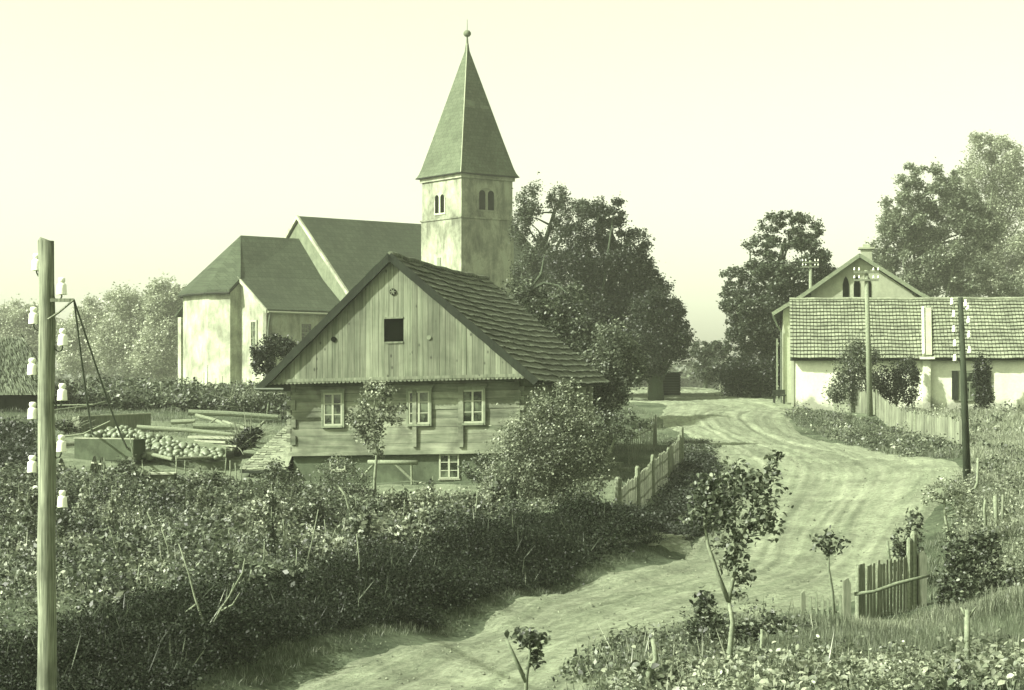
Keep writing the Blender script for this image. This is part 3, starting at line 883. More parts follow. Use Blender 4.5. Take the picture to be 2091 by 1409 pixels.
# choir windows
def cwin(c, du, nrm, w_, h, name='window'):
    root = MB(); t = .14
    root.obox(c + du * (w_ / 2 + t / 2) + nrm * .03, du, nrm, Vector((0, 0, 1)), t / 2, .05, h / 2 + t)
    root.obox(c - du * (w_ / 2 + t / 2) + nrm * .03, du, nrm, Vector((0, 0, 1)), t / 2, .05, h / 2 + t)
    root.obox(c + Vector((0, 0, h / 2 + t / 2)) + nrm * .03, du, nrm, Vector((0, 0, 1)), w_ / 2, .05, t / 2)
    root.obox(c - Vector((0, 0, h / 2 + t / 2)) + nrm * .06, du, nrm, Vector((0, 0, 1)), w_ / 2, .09, t / 2)
    wn = root.build(name, M['frame'], church)
    p = MB(); p.obox(c + nrm * .01, du, nrm, Vector((0, 0, 1)), w_ / 2, .02, h / 2); p.build('pane', M['glass'], wn)
    g_ = MB()
    for k in (-1, 1): g_.obox(c + du * k * w_ / 6 + nrm * .045, du, nrm, Vector((0, 0, 1)), .02, .012, h / 2)
    for k in (-1, 0, 1): g_.obox(c + Vector((0, 0, k * h / 4)) + nrm * .05, du, nrm, Vector((0, 0, 1)), w_ / 2, .012, .02)
    g_.build('glazing_bars', M['frame_dark'], wn)
cwin(C3(3.55, 6.92, 9.05), CA, CQ, .85, 1.25)
cwin(C3(CS + .02, 5.15, 8.6), CQ, -CA, .7, 2.4)
# tower
TN = Vector((-3.868, 142, 0)); TL = Vector((-.61, .79, 0)).normalized() * 5.35; TR = Vector((.79, .61, 0)).normalized() * 5.05
TZ = 21.35
mb = MB(); mb.poly([TN + Vector((0, 0, GZ)), TN + TR + Vector((0, 0, GZ)), TN + TR + TL + Vector((0, 0, GZ)), TN + TL + Vector((0, 0, GZ))], Vector((0, 0, 18.0 - GZ)))
ins = lambda p, d: TN + TL.normalized() * d + TR.normalized() * d if p == 0 else None
c0 = TN + (TL + TR) * .5
def sq(k, z): return [c0 + (p - c0) * k + Vector((0, 0, z)) for p in (TN, TN + TR, TN + TR + TL, TN + TL)]
mb.poly(sq(.975, 18.0), Vector((0, 0, TZ - 18.0)))
mb.build('tower_wall', M['tower_wall'], church)
mb = MB(); a_, b_ = sq(1.03, 17.93), sq(1.03, 18.02)
mb.poly(a_, Vector((0, 0, .12))); mb.build('string_course', M['tower_wall'], church)
mb = MB(); mb.poly(sq(1.03, TZ - .35), Vector((0, 0, .33))); mb.build('tower_cornice', M['church_wall'], church)
mb = MB(); prof = [(1.12, 0), (1.055, .3), (1.0, .7), (.76, 3.0), (.055, 9.9), (.03, 10.5)]
rows = [sq(k, TZ + z) for k, z in prof]
vs = [v for r in rows for v in r]; fs = []
for i in range(len(rows) - 1):
    for k in range(4): fs.append((i * 4 + k, i * 4 + (k + 1) % 4, (i + 1) * 4 + (k + 1) % 4, (i + 1) * 4 + k))
fs += [(3, 2, 1, 0), tuple((len(rows) - 1) * 4 + k for k in range(4))]
mb.add(vs, fs); spire = mb.build('spire', M['spire_roof'], church)
mb = MB(); mb.poly(sq(1.125, TZ - .06), Vector((0, 0, .09))); mb.build('spire_eave', M['darkwood'], church)
for i_ in range(2):
    pts = [rows[j][[0, 1][i_]] + Vector((0, 0, .0)) for j in range(len(rows))]
    if i_ == 0:
        mb = MB(); mb.tube(pts, .05, 5); mb.build('hip_flashing', M['farm_gable'], spire)
# mended patch on the spire's right side
p0, p1, q0, q1 = rows[3][0], rows[3][1], rows[4][0], rows[4][1]
def sp(u, t): return (p0.lerp(p1, u)).lerp(q0.lerp(q1, u), t)
mb = MB(); nr = (p1 - p0).cross(q0 - p0).normalized(); nr = nr if nr.y < 0 else -nr
mb.poly([sp(.02, .33), sp(.4, .33), sp(.4, .41), sp(.02, .42)], nr * .03); mb.build('patch', M['concrete'], spire); mb = MB(); mb.poly([sp(.62, .335), sp(.9, .335), sp(.9, .37), sp(.62, .375)], nr * .03); mb.build('patch', M['concrete'], spire)
mb = MB(); top = c0 + Vector((0, 0, TZ + 10.4)); mb.tube([top, top + Vector((0, 0, .9))], [.1, .05], 8); mb.tube([top + Vector((0, 0, .9)), top + Vector((0, 0, 2.0))], [.035, .02], 6)
mb.build('finial_rod', M['concrete'], church)
mb = MB(); mb.lathe(top + Vector((0, 0, .62)), [(.02, 0), (.2, .07), (.3, .2), (.3, .35), (.2, .5), (.02, .58)], 14); mb.build('finial_ball', M['concrete'], church, smooth=True)
# tower twin windows
def lancet(c, du, nrm, w_, h, mat, par, name, d=.03, seg=8, off=.0):
    pts = [c + du * (-w_ / 2), c + du * (w_ / 2)]
    for k in range(seg + 1):
        a0 = math.pi * k / seg
        pts.append(c + du * (w_ / 2 * math.cos(a0)) + Vector((0, 0, h - w_ / 2 + w_ / 2 * math.sin(a0))))
    mb = MB(); mb.poly([p + nrm * off for p in pts], nrm * d); return mb.build(name, M[mat], par)
nL = -TR.normalized(); nR = -TL.normalized()
TLn, TRn = TL.normalized(), TR.normalized()
k0 = .975
faceL = lambda t, z: sq(k0, 0)[0] + TLn * t + Vector((0, 0, z))
faceR = lambda t, z: sq(k0, 0)[0] + TRn * t + Vector((0, 0, z))
# left face
sur = lancet(faceL(2.8, 18.35), TLn, nL, 1.5, 1.75, 'church_wall', church, 'belfry_window', .05)
for dt in (-.36, .36): lancet(faceL(2.8 + dt, 18.5), TLn, nL, .46, 1.4, 'dark', sur, 'louvre', .03, 8, .055)
sur = lancet(faceR(2.35, 18.5), TRn, nR, 1.75, 1.85, 'church_wall', church, 'belfry_window', .05)
for dt in (-.42, .42): lancet(faceR(2.35 + dt, 18.65), TRn, nR, .56, 1.5, 'dark', sur, 'louvre', .03, 8, .055)
mb = MB(); mb.obox(TN + TLn * 2.9 + Vector((0, 0, 14.4)) + nL * .02, TLn, nL, Vector((0, 0, 1)), .24, .03, .62); mb.build('slit_window', M['frame_dark'], church)

# ================================================================== FARMHOUSE (right) and gabled house behind
FA = math.radians(-8)
Fm = Frame((14.9, 99, 3.8), FA)
farm = thing('low_farmhouse', 'long low whitewashed farmhouse with pale tiled roof beside the road', 'house', Fm.O)
FE = 2.8; FR = 6.02; LEN = 22
mb = MB(); Fm.box(mb, 0, LEN, 0, 7.8, -1.2, FE); mb.build('wall', M['white_wall'], farm)
mb = MB(); mb.poly([Fm(.0, .0, FE), Fm(0, 7.8, FE), Fm(0, 4.0, FR - .12)], Fm.u * .2); mb.build('gable_wall', M['white_wall'], farm)
lo = Fm(-.1, -.45, FE - .1); hi = Fm(-.1, 4, FR); es = (hi - lo); L = es.length; es.normalize()
mb = MB(); nrm = Fm.u.cross(es); mb.poly([lo - nrm * .14, lo - nrm * .14 + Fm.u * (LEN + .2), hi - nrm * .14 + Fm.u * (LEN + .2), hi - nrm * .14], nrm * .05)
lb = Fm(-.1, 8.3, FE - .1); mb.poly([lb, lb + Fm.u * (LEN + .2), hi - nrm * .07 + Fm.u * (LEN + .2), hi - nrm * .07], Vector((0, 0, .06)))
mb.build('roof_deck', M['darkwood'], farm)
mb = MB(); tiles(mb, lo, Fm.u, es, LEN + .2, L, .185, .33, .045, .085, .012, 0, .03, 0); mb.build('roof_tiles', M['tile_pale'], farm)
mb = MB(); k = 0
while k < LEN: mb.tube([hi + Fm.u * k + Vector((0, 0, .03)), hi + Fm.u * (k + .36) + Vector((0, 0, .05))], [.1, .085], 8); k += .34
mb.build('ridge_tiles', M['tile_pale'], farm)
mb = MB(); Fm.box(mb, 6.8, 7.2, -.24, .0, -1, FE - .15); Fm.box(mb, 6.62, 7.38, -.62, -.02, FE - .15, FE - .02); mb.build('buttress', M['white_wall'], farm)
sl = .748; z0_ = FE - .1 + .05 * sl + .1
mb = MB(); mb.poly([Fm(6.74, -.40, z0_), Fm(6.86, -.40, z0_), Fm(7.11, 3.1, z0_ + 3.5 * sl), Fm(6.99, 3.1, z0_ + 3.5 * sl)], nrm * .14); mb.build('stack_edge', M['white_wall'], farm)
mb = MB(); mb.poly([Fm(6.863, -.40, z0_), Fm(7.25, -.40, z0_), Fm(7.5, 3.1, z0_ + 3.5 * sl), Fm(7.113, 3.1, z0_ + 3.5 * sl)], nrm * .06); mb.build('raised_brick_strip', M['farm_gable'], farm)
mb = MB(); Fm.box(mb, -.04, .1, -.05, -.001, -.8, FE + 1.3 - 1.3 + .0); mb.build('corner_post', M['frame'], farm)
def fwin(u0):
    mb = MB()
    for a in ((u0 - .12, u0, .55, 2.05), (u0 + .95, u0 + 1.07, .55, 2.05)): Fm.box(mb, a[0], a[1], -.05, .0, a[2], a[3])
    Fm.box(mb, u0, u0 + .95, -.05, .0, 1.93, 2.05); Fm.box(mb, u0 - .1, u0 + 1.05, -.12, .0, .47, .55)
    wn = mb.build('window', M['frame_dark'], farm)
    mb = MB(); Fm.box(mb, u0, u0 + .95, -.025, -.002, .55, 1.93); mb.build('pane', M['glass'], wn)
    mb = MB(); Fm.box(mb, u0, u0 + .95, -.045, -.027, 1.42, 1.48); Fm.box(mb, u0 + .45, u0 + .5, -.045, -.027, .55, 1.42); mb.build('glazing_bars', M['frame_dark'], wn)
    mb = MB(); Fm.box(mb, u0 - .45, u0 - .14, -.1, -.052, .52, 2.05); mb.build('shutter', M['darkwood'], wn)
    mb = MB(); Fm.box(mb, u0 + 1.09, u0 + 1.55, -.1, -.052, .52, 2.05); mb.build('shutter', M['darkwood'], wn)
fwin(8.75); fwin(12.9)
sag(farm, Fm.u, ('roof_tiles', 'ridge_tiles'), .05, 1.3, 22)
# gabled house
gh = thing('gabled_house', 'tall plastered gabled house with three pointed attic windows behind the low farmhouse', 'house', Fm(3.6, 8, 0))
gu0, gu1 = -.45, 7.9; GE = 5.45; GP = (3.72, 8.45)
v0 = 4.35
mb = MB(); mb.poly([Fm(gu0, v0, -1), Fm(gu1, v0, -1), Fm(gu1, v0, GE), Fm(GP[0], v0, GP[1] - .1), Fm(gu0, v0, GE)], Fm.v * .3)
mb.build('gable_wall', M['farm_gable'], gh)
mb = MB(); Fm.box(mb, gu0, gu0 + .3, v0 + .31, v0 + 12, -1, GE); Fm.box(mb, gu1 - .3, gu1, v0 + .31, v0 + 12, -1, GE); Fm.box(mb, gu0 + .3, gu1 - .3, v0 + 11.7, v0 + 12, -1, GE)
mb.build('side_wall', M['farm_gable'], gh)
for (e, nm) in (((-1.05, GE - .22), 0), ((8.7, GE - .12), 1)):
    a = Fm(e[0], v0 - .35, e[1]); p = Fm(GP[0], v0 - .35, GP[1]); mdl = a.lerp(p, .35) - Vector((0, 0, .1))
    mb = MB()
    for x0, x1 in ((a, mdl), (mdl, p)): mb.poly([x0, x0 + Fm.v * 12.8, x1 + Fm.v * 12.8, x1], Vector((0, 0, .1)))
    mb.build('roof', M['church_roof'], gh)
    mb = MB()
    for x0, x1 in ((a, mdl), (mdl, p)):
        d_ = (x1 - x0); mb.obox((x0 + x1) / 2 - Fm.v * .03 + Vector((0, 0, .0)), d_.normalized(), Fm.v, d_.normalized().cross(Fm.v), d_.length / 2, .025, .1)
    mb.build('verge_board', M['frame_dark'], gh)
for uu in (2.98, 3.58, 4.18):
    c = Fm(uu, v0, FR - .25)
    w_, h = .34, 1.55
    pts = [c - Fm.u * w_ / 2, c + Fm.u * w_ / 2, c + Fm.u * w_ / 2 + H.w * (h - .45), c + Fm.u * w_ * .3 + H.w * (h - .16), c + H.w * h, c - Fm.u * w_ * .3 + H.w * (h - .16), c - Fm.u * w_ / 2 + H.w * (h - .45)]
    mb = MB(); mb.poly([p - Fm.v * .005 for p in pts], -Fm.v * .03); mb.build('pointed_window', M['dark'], gh)
for (uu, zz) in ((.95, 6.3), (6.7, 6.35)):
    mb = MB(); mb.obox(Fm(uu, v0 - .15, zz), Fm.u, Fm.v, Fm.w, .13, .16, .07); mb.build('purlin_end', M['darkwood'], gh)
ch = MB(); Fm.box(ch, 3.9, 4.5, 6.2, 6.9, 7.6, 8.95); Fm.box(ch, 3.75, 4.65, 6.1, 7.0, 8.95, 9.05); chm = ch.build('chimney', M['farm_gable'], gh)
mb = MB(); Fm.box(mb, 4.0, 4.4, 6.3, 6.8, 9.06, 9.22); mb.build('chimney_cap', M['farm_gable'], chm)
mb = MB(); mb.tube([Fm(-1.0, v0 - .4, GE - .3), Fm(-.75, v0 - .3, GE - .9), Fm(-.55, v0 - .12, GE - 1.2), Fm(-.55, v0 - .12, -.2)], .06, 6); mb.build('downpipe', M['iron'], gh)
# trellis with creeper on the side
tr = thing('wall_trellis', 'tall weathered trellis leaning on the left side of the gabled house', 'trellis', Fm(-.75, 6, -.1))
for vv in (4.9, 6.2, 7.5, 8.8, 10.1): 
    mb = MB(); Fm.box(mb, -.82, -.74, vv, vv + .1, -.3, 3.9); mb.build('post', M['palebark'], tr)
for zz in (1.2, 2.4, 3.6): 
    mb = MB(); Fm.box(mb, -.735, -.68, 4.8, 10.3, zz, zz + .07); mb.build('rail', M['palebark'], tr)

# thatched barn at the left edge
bp = GY(10, 80)
barn = thing('thatched_barn', 'dim thatched barn roof at the left edge behind the telegraph pole', 'barn', bp)
mb = MB(); X0 = bp.x
rz = W(0, 692, 84).z; ez = W(0, 808, 80).z
R0, R1 = Vector((X0 - 7, 84, rz)), Vector(W(48, 692, 84)); e = [Vector((X0 - 9, 80, ez)), W(112, 806, 80), W(120, 806, 89), Vector((X0 - 9, 89, ez))]
mb.add([R0, R1] + e, [(0, 1, 3, 2), (1, 4, 3), (0, 5, 4, 1), (2, 3, 4, 5), (0, 2, 5)]); mb.build('roof', M['thatch'], barn)
P_ = []; D_ = []
for (a0, b0_, c0_, d0_) in ((e[0], e[1], R1, R0), (e[1], e[2], R1, R1)):
    for _ in range(5000):
        u_, t_ = random.random(), random.random(); lo_ = a0.lerp(b0_, u_); hi_ = d0_.lerp(c0_, u_); p_ = lo_.lerp(hi_, t_); P_.append(p_ + Vector((0, -.03, .06))); D_.append((lo_ - hi_).normalized() + Vector((random.uniform(-.12, .12), -.05, random.uniform(-.02, .12))))
leaves_obj('thatch_straw', np.array([list(p) for p in P_]), .5, M['thatch_straw'], barn, D=np.array([list(d) for d in D_]), aspect=.09)
mb = MB(); mb.obox(Vector((X0 - 3.5, 84.5, ez - .9)), Vector((1, 0, 0)), Vector((0, 1, 0)), Vector((0, 0, 1)), 5, 3.7, .95); mb.build('wall', M['darkwood'], barn)

# ================================================================== TELEGRAPH POLES
PY = 22.4; ps = F / PY
pb = Vector(W(96, 1409, PY)); pb.z = gz(pb.x, pb.y) 
pole = thing('telegraph_pole', 'large near wooden telegraph pole with ten white insulators at the left edge', 'telegraph pole', pb)
mb = MB(); tp = W(95, 492, PY); n = 14
pts = []; rad = []
for k in range(n + 1):
    t = k / n; p = Vector((pb.x, PY, pb.z - .3)).lerp(tp, t); pts.append(p + Vector((.008 * math.sin(k * 1.7), 0, 0))); rad.append(.122 - .028 * t + .004 * math.sin(k * 2.3))
pts.append(tp + Vector((0, 0, .02))); rad.append(.08)
mb.tube(pts, rad, 20); mb.build('post', M['pole'], pole, smooth=True)
def insulator(c, side, par, k=1.0, rpole=.1):
    c = Vector(c); mb = MB()
    mb.lathe(c, [(.03 * k, -.105 * k), (.064 * k, -.105 * k), (.064 * k, -.095 * k), (.059 * k, -.03 * k), (.058 * k, .012 * k), (.05 * k, .026 * k), (.034 * k, .034 * k), (.034 * k, .044 * k), (.043 * k, .05 * k), (.044 * k, .082 * k), (.036 * k, .098 * k), (.015 * k, .102 * k)], 14)
    o1 = mb.build('insulator', M['porcelain'], par, smooth=True)
    mb = MB(); d = -side
    mb.tube([c + Vector((0, 0, -.07 * k)), c + Vector((0, 0, -.13 * k)), c + Vector((d * .02 * k, 0, -.17 * k)), c + Vector((d * .05 * k, 0, -.18 * k)), c + Vector((d * .085 * k, 0, -.15 * k)), c + Vector((d * .11 * k, .0, -.09 * k)), c + Vector((d * (.11 * k + .05), .02, -.07 * k))], .0095 * k, 6)
    mb.build('hook', M['iron'], o1)
for y_, x_ in ((535, 75), (644, 69), (748, 66), (838, 67), (947, 66)): insulator(W(x_, y_, PY), -1, pole)
for y_, x_ in ((584, 126), (688, 128), (800, 127), (905, 125), (1018, 127)): insulator(W(x_, y_, PY - .02), 1, pole)
# bracket
mb = MB(); a = W(104, 613, PY - .1); b_ = W(150, 613, PY - .1)
mb.obox((a + b_) / 2, Vector((1, 0, 0)), Vector((0, 1, 0)), Vector((0, 0, 1)), (b_.x - a.x) / 2, .03, .02); mb.tube([W(98, 652, PY - .14), W(120, 638, PY - .13), W(151, 612, PY - .12)], .014, 6)
br = mb.build('bracket', M['pole'], pole)
for q1 in (W(190, 800, 70), W(262, 880, 66)):
    q1.z = gz(q1.x, q1.y)
    mb = MB(); a = W(151, 612, PY - .1); mb.tube([a.lerp(q1, t / 8) - Vector((0, 0, .25 * math.sin(math.pi * t / 8) * .6)) for t in range(9)], [.011 + .03 * t / 8 for t in range(9)], 6); mb.build('stay_wire', M['iron'], br)
# right pole
Y2 = 56
b2 = GY(1976, Y2)
p2 = thing('telegraph_pole', 'dark telegraph pole with alternating white insulators at the right roadside', 'telegraph pole', b2)
mb = MB(); mb.tube([b2 - Vector((0, 0, .3)), b2.lerp(W(1961, 607, Y2), .5), W(1961, 607, Y2)], [.12, .1, .075], 14); mb.build('post', mat_wood('old_dark_pole', .04, (9, 9, .5), .4, .1), p2, smooth=True)
for x_, y_ in ((1944, 615), (1948, 640), (1948, 671), (1950, 700), (1950, 730)): insulator(W(x_ , y_ , Y2 - .05), -1, p2, .95)
for x_, y_ in ((1972, 618), (1976, 625), (1978, 652), (1979, 682), (1980, 714)): insulator(W(x_, y_, Y2 - .05), 1, p2, .95)
# cross-arm poles
def tpole(label, bpx, Y, tpx, tpy, arms, r=.1, bot=None):
    b = GY(bpx, Y); rt = thing('telegraph_pole', label, 'telegraph pole', b); s_ = F / Y
    mb = MB(); t = W(tpx, tpy, Y); mb.tube([b - Vector((0, 0, .2)), b.lerp(t, .5), t], [r * 1.2, r, r * .8], 10); mb.build('post', M['palebark'], rt, smooth=True)
    for (ay, half, cnt) in arms:
        c = W(tpx, ay, Y - .12); mb = MB(); mb.obox(c, Vector((1, 0, 0)), Vector((0, 1, 0)), Vector((0, 0, 1)), half, .04, .045); am = mb.build('crossarm', M['wood'], rt)
        for k in range(cnt):
            x = -half * .97 + 2 * half * .97 * k / (cnt - 1)
            if abs(x) < .12: continue
            mb = MB(); mb.lathe(c + Vector((x, 0, .16)), [(.02, -.06), (.04, -.06), (.038, .0), (.02, .015), (.028, .04), (.015, .07)], 8); io = mb.build('insulator', M['porcelain'], am)
            mb = MB(); mb.tube([c + Vector((x, 0, .0)), c + Vector((x, 0, .1))], .012, 5); mb.build('pin', M['iron'], io)
tpole('pale telegraph pole with two crossarms of insulators standing by the picket fence', 1777, 88, 1769, 552, [(556, .58, 6), (572, .58, 6)], .12)
tpole('distant telegraph pole with crossarms rising behind the gabled house roof', 1656, 117.5, 1655, 532, [(536, .5, 6), (545, .5, 6)], .12)

# ================================================================== TREES
far_g = 'hazy trees beyond the yard on the left'
tree('orchard_tree', 'airy tall tree with open gaps beside the church tower', 'tree', 128, 1095, [(1085, 410, 28, 36), (1068, 465, 26, 40), (1140, 402, 26, 28), (1100, 520, 30, 40), (1075, 560, 30, 50), (1180, 430, 34, 24), (1145, 470, 26, 30), (1125, 560, 40, 50), (1085, 640, 50, 60)], 24000, .19, 'leaf_far', .22, .3, 1.0, 26, 'darkbark', depth=1.0)
tree('walnut_tree', 'massive dark spreading tree between the church and the road', 'tree', 116, 1230, [(1240, 435, 44, 34), (1195, 480, 50, 50), (1285, 500, 42, 34), (1170, 560, 70, 60), (1250, 570, 80, 80), (1310, 560, 40, 40), (1190, 660, 90, 80), (1290, 660, 70, 80), (1340, 610, 45, 45)], 90000, .18, 'leaf_dark', .5, .22, 2.6, 20, 'darkbark')
tree('walnut_tree', 'dark rounded tree at the left roadside above the slatted shed', 'tree', 112, 1340, [(1340, 640, 50, 50), (1365, 690, 46, 56), (1320, 720, 60, 50), (1375, 640, 26, 30), (1290, 740, 60, 40)], 46000, .175, 'leaf_dark', .4, .22, 2.4, 12, 'darkbark')
tree('old_tree', 'gnarled dark limbed fruit tree rising behind the log house roof', 'tree', 84, 1080, [(1110, 650, 55, 50), (1165, 690, 60, 55), (1150, 620, 50, 45), (1060, 600, 40, 30), (1200, 720, 55, 60)], 15000, .16, 'leaf_mid', .16, .28, 1.2, 8, 'darkbark',
     trunk_pts=[(1080, 830, 84), (1080, 700, 84), (1075, 605, 84), (1090, 590, 84)],
     extra=[([(1078, 610, 84), (1060, 597, 84), (1048, 610, 84)], .12, .04), ([(1082, 595, 84), (1110, 578, 84), (1140, 583, 84), (1160, 600, 83)], .1, .03), ([(1083, 590, 84), (1105, 560, 84), (1112, 520, 85)], .09, .03), ([(1078, 650, 84), (1100, 625, 84), (1125, 612, 84)], .08, .03)])
tree('fruit_tree', 'pale leaved fruit tree behind the right end of the log house', 'tree', 75, 1250, [(1250, 700, 45, 45), (1215, 760, 45, 50), (1275, 760, 45, 55), (1240, 820, 50, 40), (1180, 800, 40, 40)], 17000, .13, 'leaf_shrub', .12, .28, 1.2, 10, 'bark')
tree('chestnut_tree', 'broad layered tree at the left of the gabled house', 'tree', 122, 1570, [(1575, 455, 30, 20), (1640, 470, 40, 30), (1560, 500, 40, 24), (1640, 520, 55, 40), (1540, 555, 45, 24), (1500, 585, 26, 16), (1600, 580, 70, 50), (1550, 620, 60, 40), (1530, 680, 40, 50), (1575, 660, 50, 60), (1670, 560, 30, 50), (1530, 750, 45, 50), (1580, 750, 40, 50), (1680, 600, 30, 50), (1500, 640, 24, 30), (1500, 560, 26, 14), (1615, 440, 30, 14), (1600, 700, 50, 60), (1570, 540, 40, 30), (1690, 575, 30, 50), (1490, 610, 26, 30), (1510, 690, 34, 40), (1640, 640, 60, 50)], 80000, .19, 'leaf_far', .4, .2, 2.0, 20, 'darkbark')
tree('hedge_bush', 'dense dark hedge bush under the layered roadside tree', 'hedge', 116, 1545, [(1500, 770, 30, 34), (1540, 775, 35, 34), (1575, 770, 25, 36)], 20000, .16, 'leaf_dark', .1, .4, 1.5, 3, 'darkbark')
tree('field_tree', 'small pale bush tree in the gap at the end of the road', 'tree', 170, 1440, [(1430, 715, 22, 22), (1460, 725, 24, 26), (1445, 755, 32, 26)], 6500, .3, 'leaf_far', .2, .3, 1, 5)
tree('tall_tree', 'big hazy leafy tree rising behind the gabled house chimney', 'tree', 175, 1900, [(1865, 360, 40, 30), (1920, 375, 50, 34), (1850, 430, 50, 50), (1920, 450, 70, 60), (1810, 520, 40, 50), (1880, 530, 60, 60), (1850, 590, 60, 40), (1940, 590, 60, 30), (1800, 580, 40, 40), (1990, 470, 50, 50), (1975, 560, 60, 50), (1830, 480, 40, 40), (1945, 420, 60, 40), (2040, 590, 50, 30), (1775, 595, 36, 30), (1800, 545, 36, 40), (1930, 520, 60, 50), (1975, 440, 50, 50)], 100000, .27, 'leaf_painted_haze', .4, .2, 1.3, 24)
tree('tall_tree', 'very tall pale thin crowned tree at the right edge', 'tree', 240, 2035, [(2015, 295, 40, 28), (2055, 325, 46, 40), (1998, 365, 44, 44), (2065, 400, 50, 56), (2010, 450, 50, 50), (2050, 520, 60, 60), (1985, 550, 60, 60), (2100, 480, 50, 60), (2085, 580, 60, 40), (2110, 380, 40, 50), (2030, 590, 70, 30)], 80000, .32, 'leaf_painted_haze2', .4, .3, 1.1, 24)
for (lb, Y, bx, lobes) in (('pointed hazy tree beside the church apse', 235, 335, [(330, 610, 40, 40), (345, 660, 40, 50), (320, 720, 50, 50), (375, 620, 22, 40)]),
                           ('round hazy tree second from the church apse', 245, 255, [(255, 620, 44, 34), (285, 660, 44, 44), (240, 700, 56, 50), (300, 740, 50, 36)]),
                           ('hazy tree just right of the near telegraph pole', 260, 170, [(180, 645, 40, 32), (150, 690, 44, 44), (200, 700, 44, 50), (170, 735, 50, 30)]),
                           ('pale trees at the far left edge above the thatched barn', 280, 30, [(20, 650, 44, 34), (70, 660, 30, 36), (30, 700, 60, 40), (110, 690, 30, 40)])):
    tree('orchard_tree', lb, 'tree', Y, bx, lobes, 30000, .36, 'leaf_painted_haze2', .25, .3, 1.2, 10, group=far_g)
tree('elder_bush', 'leafy bush against the church side wall left of the log house roof', 'bush', 80, 545, [(540, 735, 26, 34), (565, 705, 26, 22), (530, 720, 16, 20), (590, 720, 24, 26)], 5200, .15, 'leaf_dark', .06, .3, 1.2, 8, 'bark')

# garden trees and shrubs
tree('young_fruit_tree', 'slim young fruit tree with open crown before the log house wall', 'tree', 55.5, 766, [(768, 800, 26, 26), (738, 838, 26, 26), (780, 850, 26, 34), (745, 880, 26, 20), (765, 905, 22, 18), (810, 838, 22, 12), (812, 862, 14, 8), (770, 930, 14, 12), (790, 800, 18, 20), (725, 860, 18, 20)], 2600, .1, 'leaf_light', .05, .3, 1.0, 16, 'palebark',
     trunk_pts=[(766, 1040, 55.5), (765, 980, 55.5), (770, 920, 55.5), (762, 860, 55.5), (766, 810, 55.5)], shape='fold')
tree('pear_bush', 'large billowing small leaved fruit bush in front of the log house porch', 'bush', 52.5, 1110, [(1110, 830, 30, 34), (1175, 850, 44, 44), (1060, 900, 46, 44), (1130, 910, 54, 50), (1200, 910, 34, 44), (1030, 970, 42, 44), (1100, 980, 60, 50), (1170, 990, 50, 50), (1060, 1040, 50, 34), (1140, 1050, 54, 34), (1195, 1040, 26, 34), (1010, 1020, 34, 30), (1150, 800, 18, 20), (1230, 960, 26, 40)], 44000, .078, 'leaf_pear', .06, .42, 1.8, 26, 'palebark', open_=.1)
tree('garden_shrub', 'small leafy currant shrub below the left windows of the log house', 'bush', 54, 700, [(690, 960, 40, 34), (720, 985, 40, 30), (660, 1000, 36, 26), (740, 1010, 30, 24)], 3400, .075, 'leaf_shrub', .03, .32, 1.2, 14, 'palebark')
tree('garden_shrub', 'leafy shrub with two pale stems beside the basement window', 'bush', 54.5, 985, [(970, 960, 26, 26), (1000, 965, 22, 26), (985, 940, 20, 16)], 1500, .085, 'leaf_mid', .03, .32, 1.0, 8, 'palebark')
tree('leaning_shrub', 'leaning roadside fruit bush beside the house steps', 'bush', 62, 1230, [(1240, 860, 34, 26), (1280, 850, 26, 16), (1210, 900, 30, 30), (1270, 890, 30, 22), (1320, 870, 20, 10)], 3400, .09, 'leaf_mid', .05, .3, 1.1, 16, 'palebark')
tree('foreground_apple_tree', 'forked young apple tree with broad leaves in the near right foreground', 'tree', 27, 1475,
     [(1440, 1010, 32, 30), (1408, 1050, 24, 20), (1455, 1060, 26, 20), (1500, 985, 44, 36), (1548, 1010, 46, 40), (1480, 1040, 40, 30), (1545, 1070, 44, 30), (1578, 955, 16, 28), (1590, 935, 12, 12), (1490, 1105, 36, 28), (1500, 1150, 26, 20), (1518, 1180, 20, 18), (1508, 1215, 14, 12), (1455, 1000, 20, 24)], 1900, .092, 'leaf_shrub', .052, .5, 1.6, 30, 'palebark',
     trunk_pts=[(1478, 1400, 27), (1490, 1340, 27), (1496, 1270, 27), (1488, 1225, 27)], shape='fold', up=.2,
     extra=[([(1488, 1228, 27), (1465, 1170, 27), (1445, 1110, 27), (1438, 1060, 27), (1440, 1020, 27)], .04, .014), ([(1488, 1228, 27), (1500, 1170, 27), (1502, 1110, 27.05), (1500, 1020, 27.1)], .036, .012),
            ([(1502, 1140, 27), (1520, 1085, 27), (1545, 1020, 27), (1578, 945, 27)], .022, .008)])
tree('bramble', 'leafy weeds around the foot of the foreground apple tree', 'bush', 29, 1450, [(1440, 1230, 18, 30), (1455, 1280, 26, 24), (1420, 1290, 20, 20), (1530, 1290, 30, 20), (1580, 1270, 24, 18)], 800, .09, 'leaf_mid', .015, .5, 1.2, 12, 'bark', shape='fold')
tree('young_sapling', 'little sapling with a round leaf tuft on the road edge behind the small gate', 'sapling', 36.5, 1702, [(1692, 1100, 22, 16), (1676, 1112, 18, 12), (1708, 1108, 18, 14), (1690, 1125, 16, 12)], 190, .11, 'leaf_mid', .036, .6, .6, 8, 'bark',
     trunk_pts=[(1706, 1262, 36.5), (1700, 1210, 36.5), (1692, 1160, 36.5), (1691, 1105, 36.5)], shape='fold')
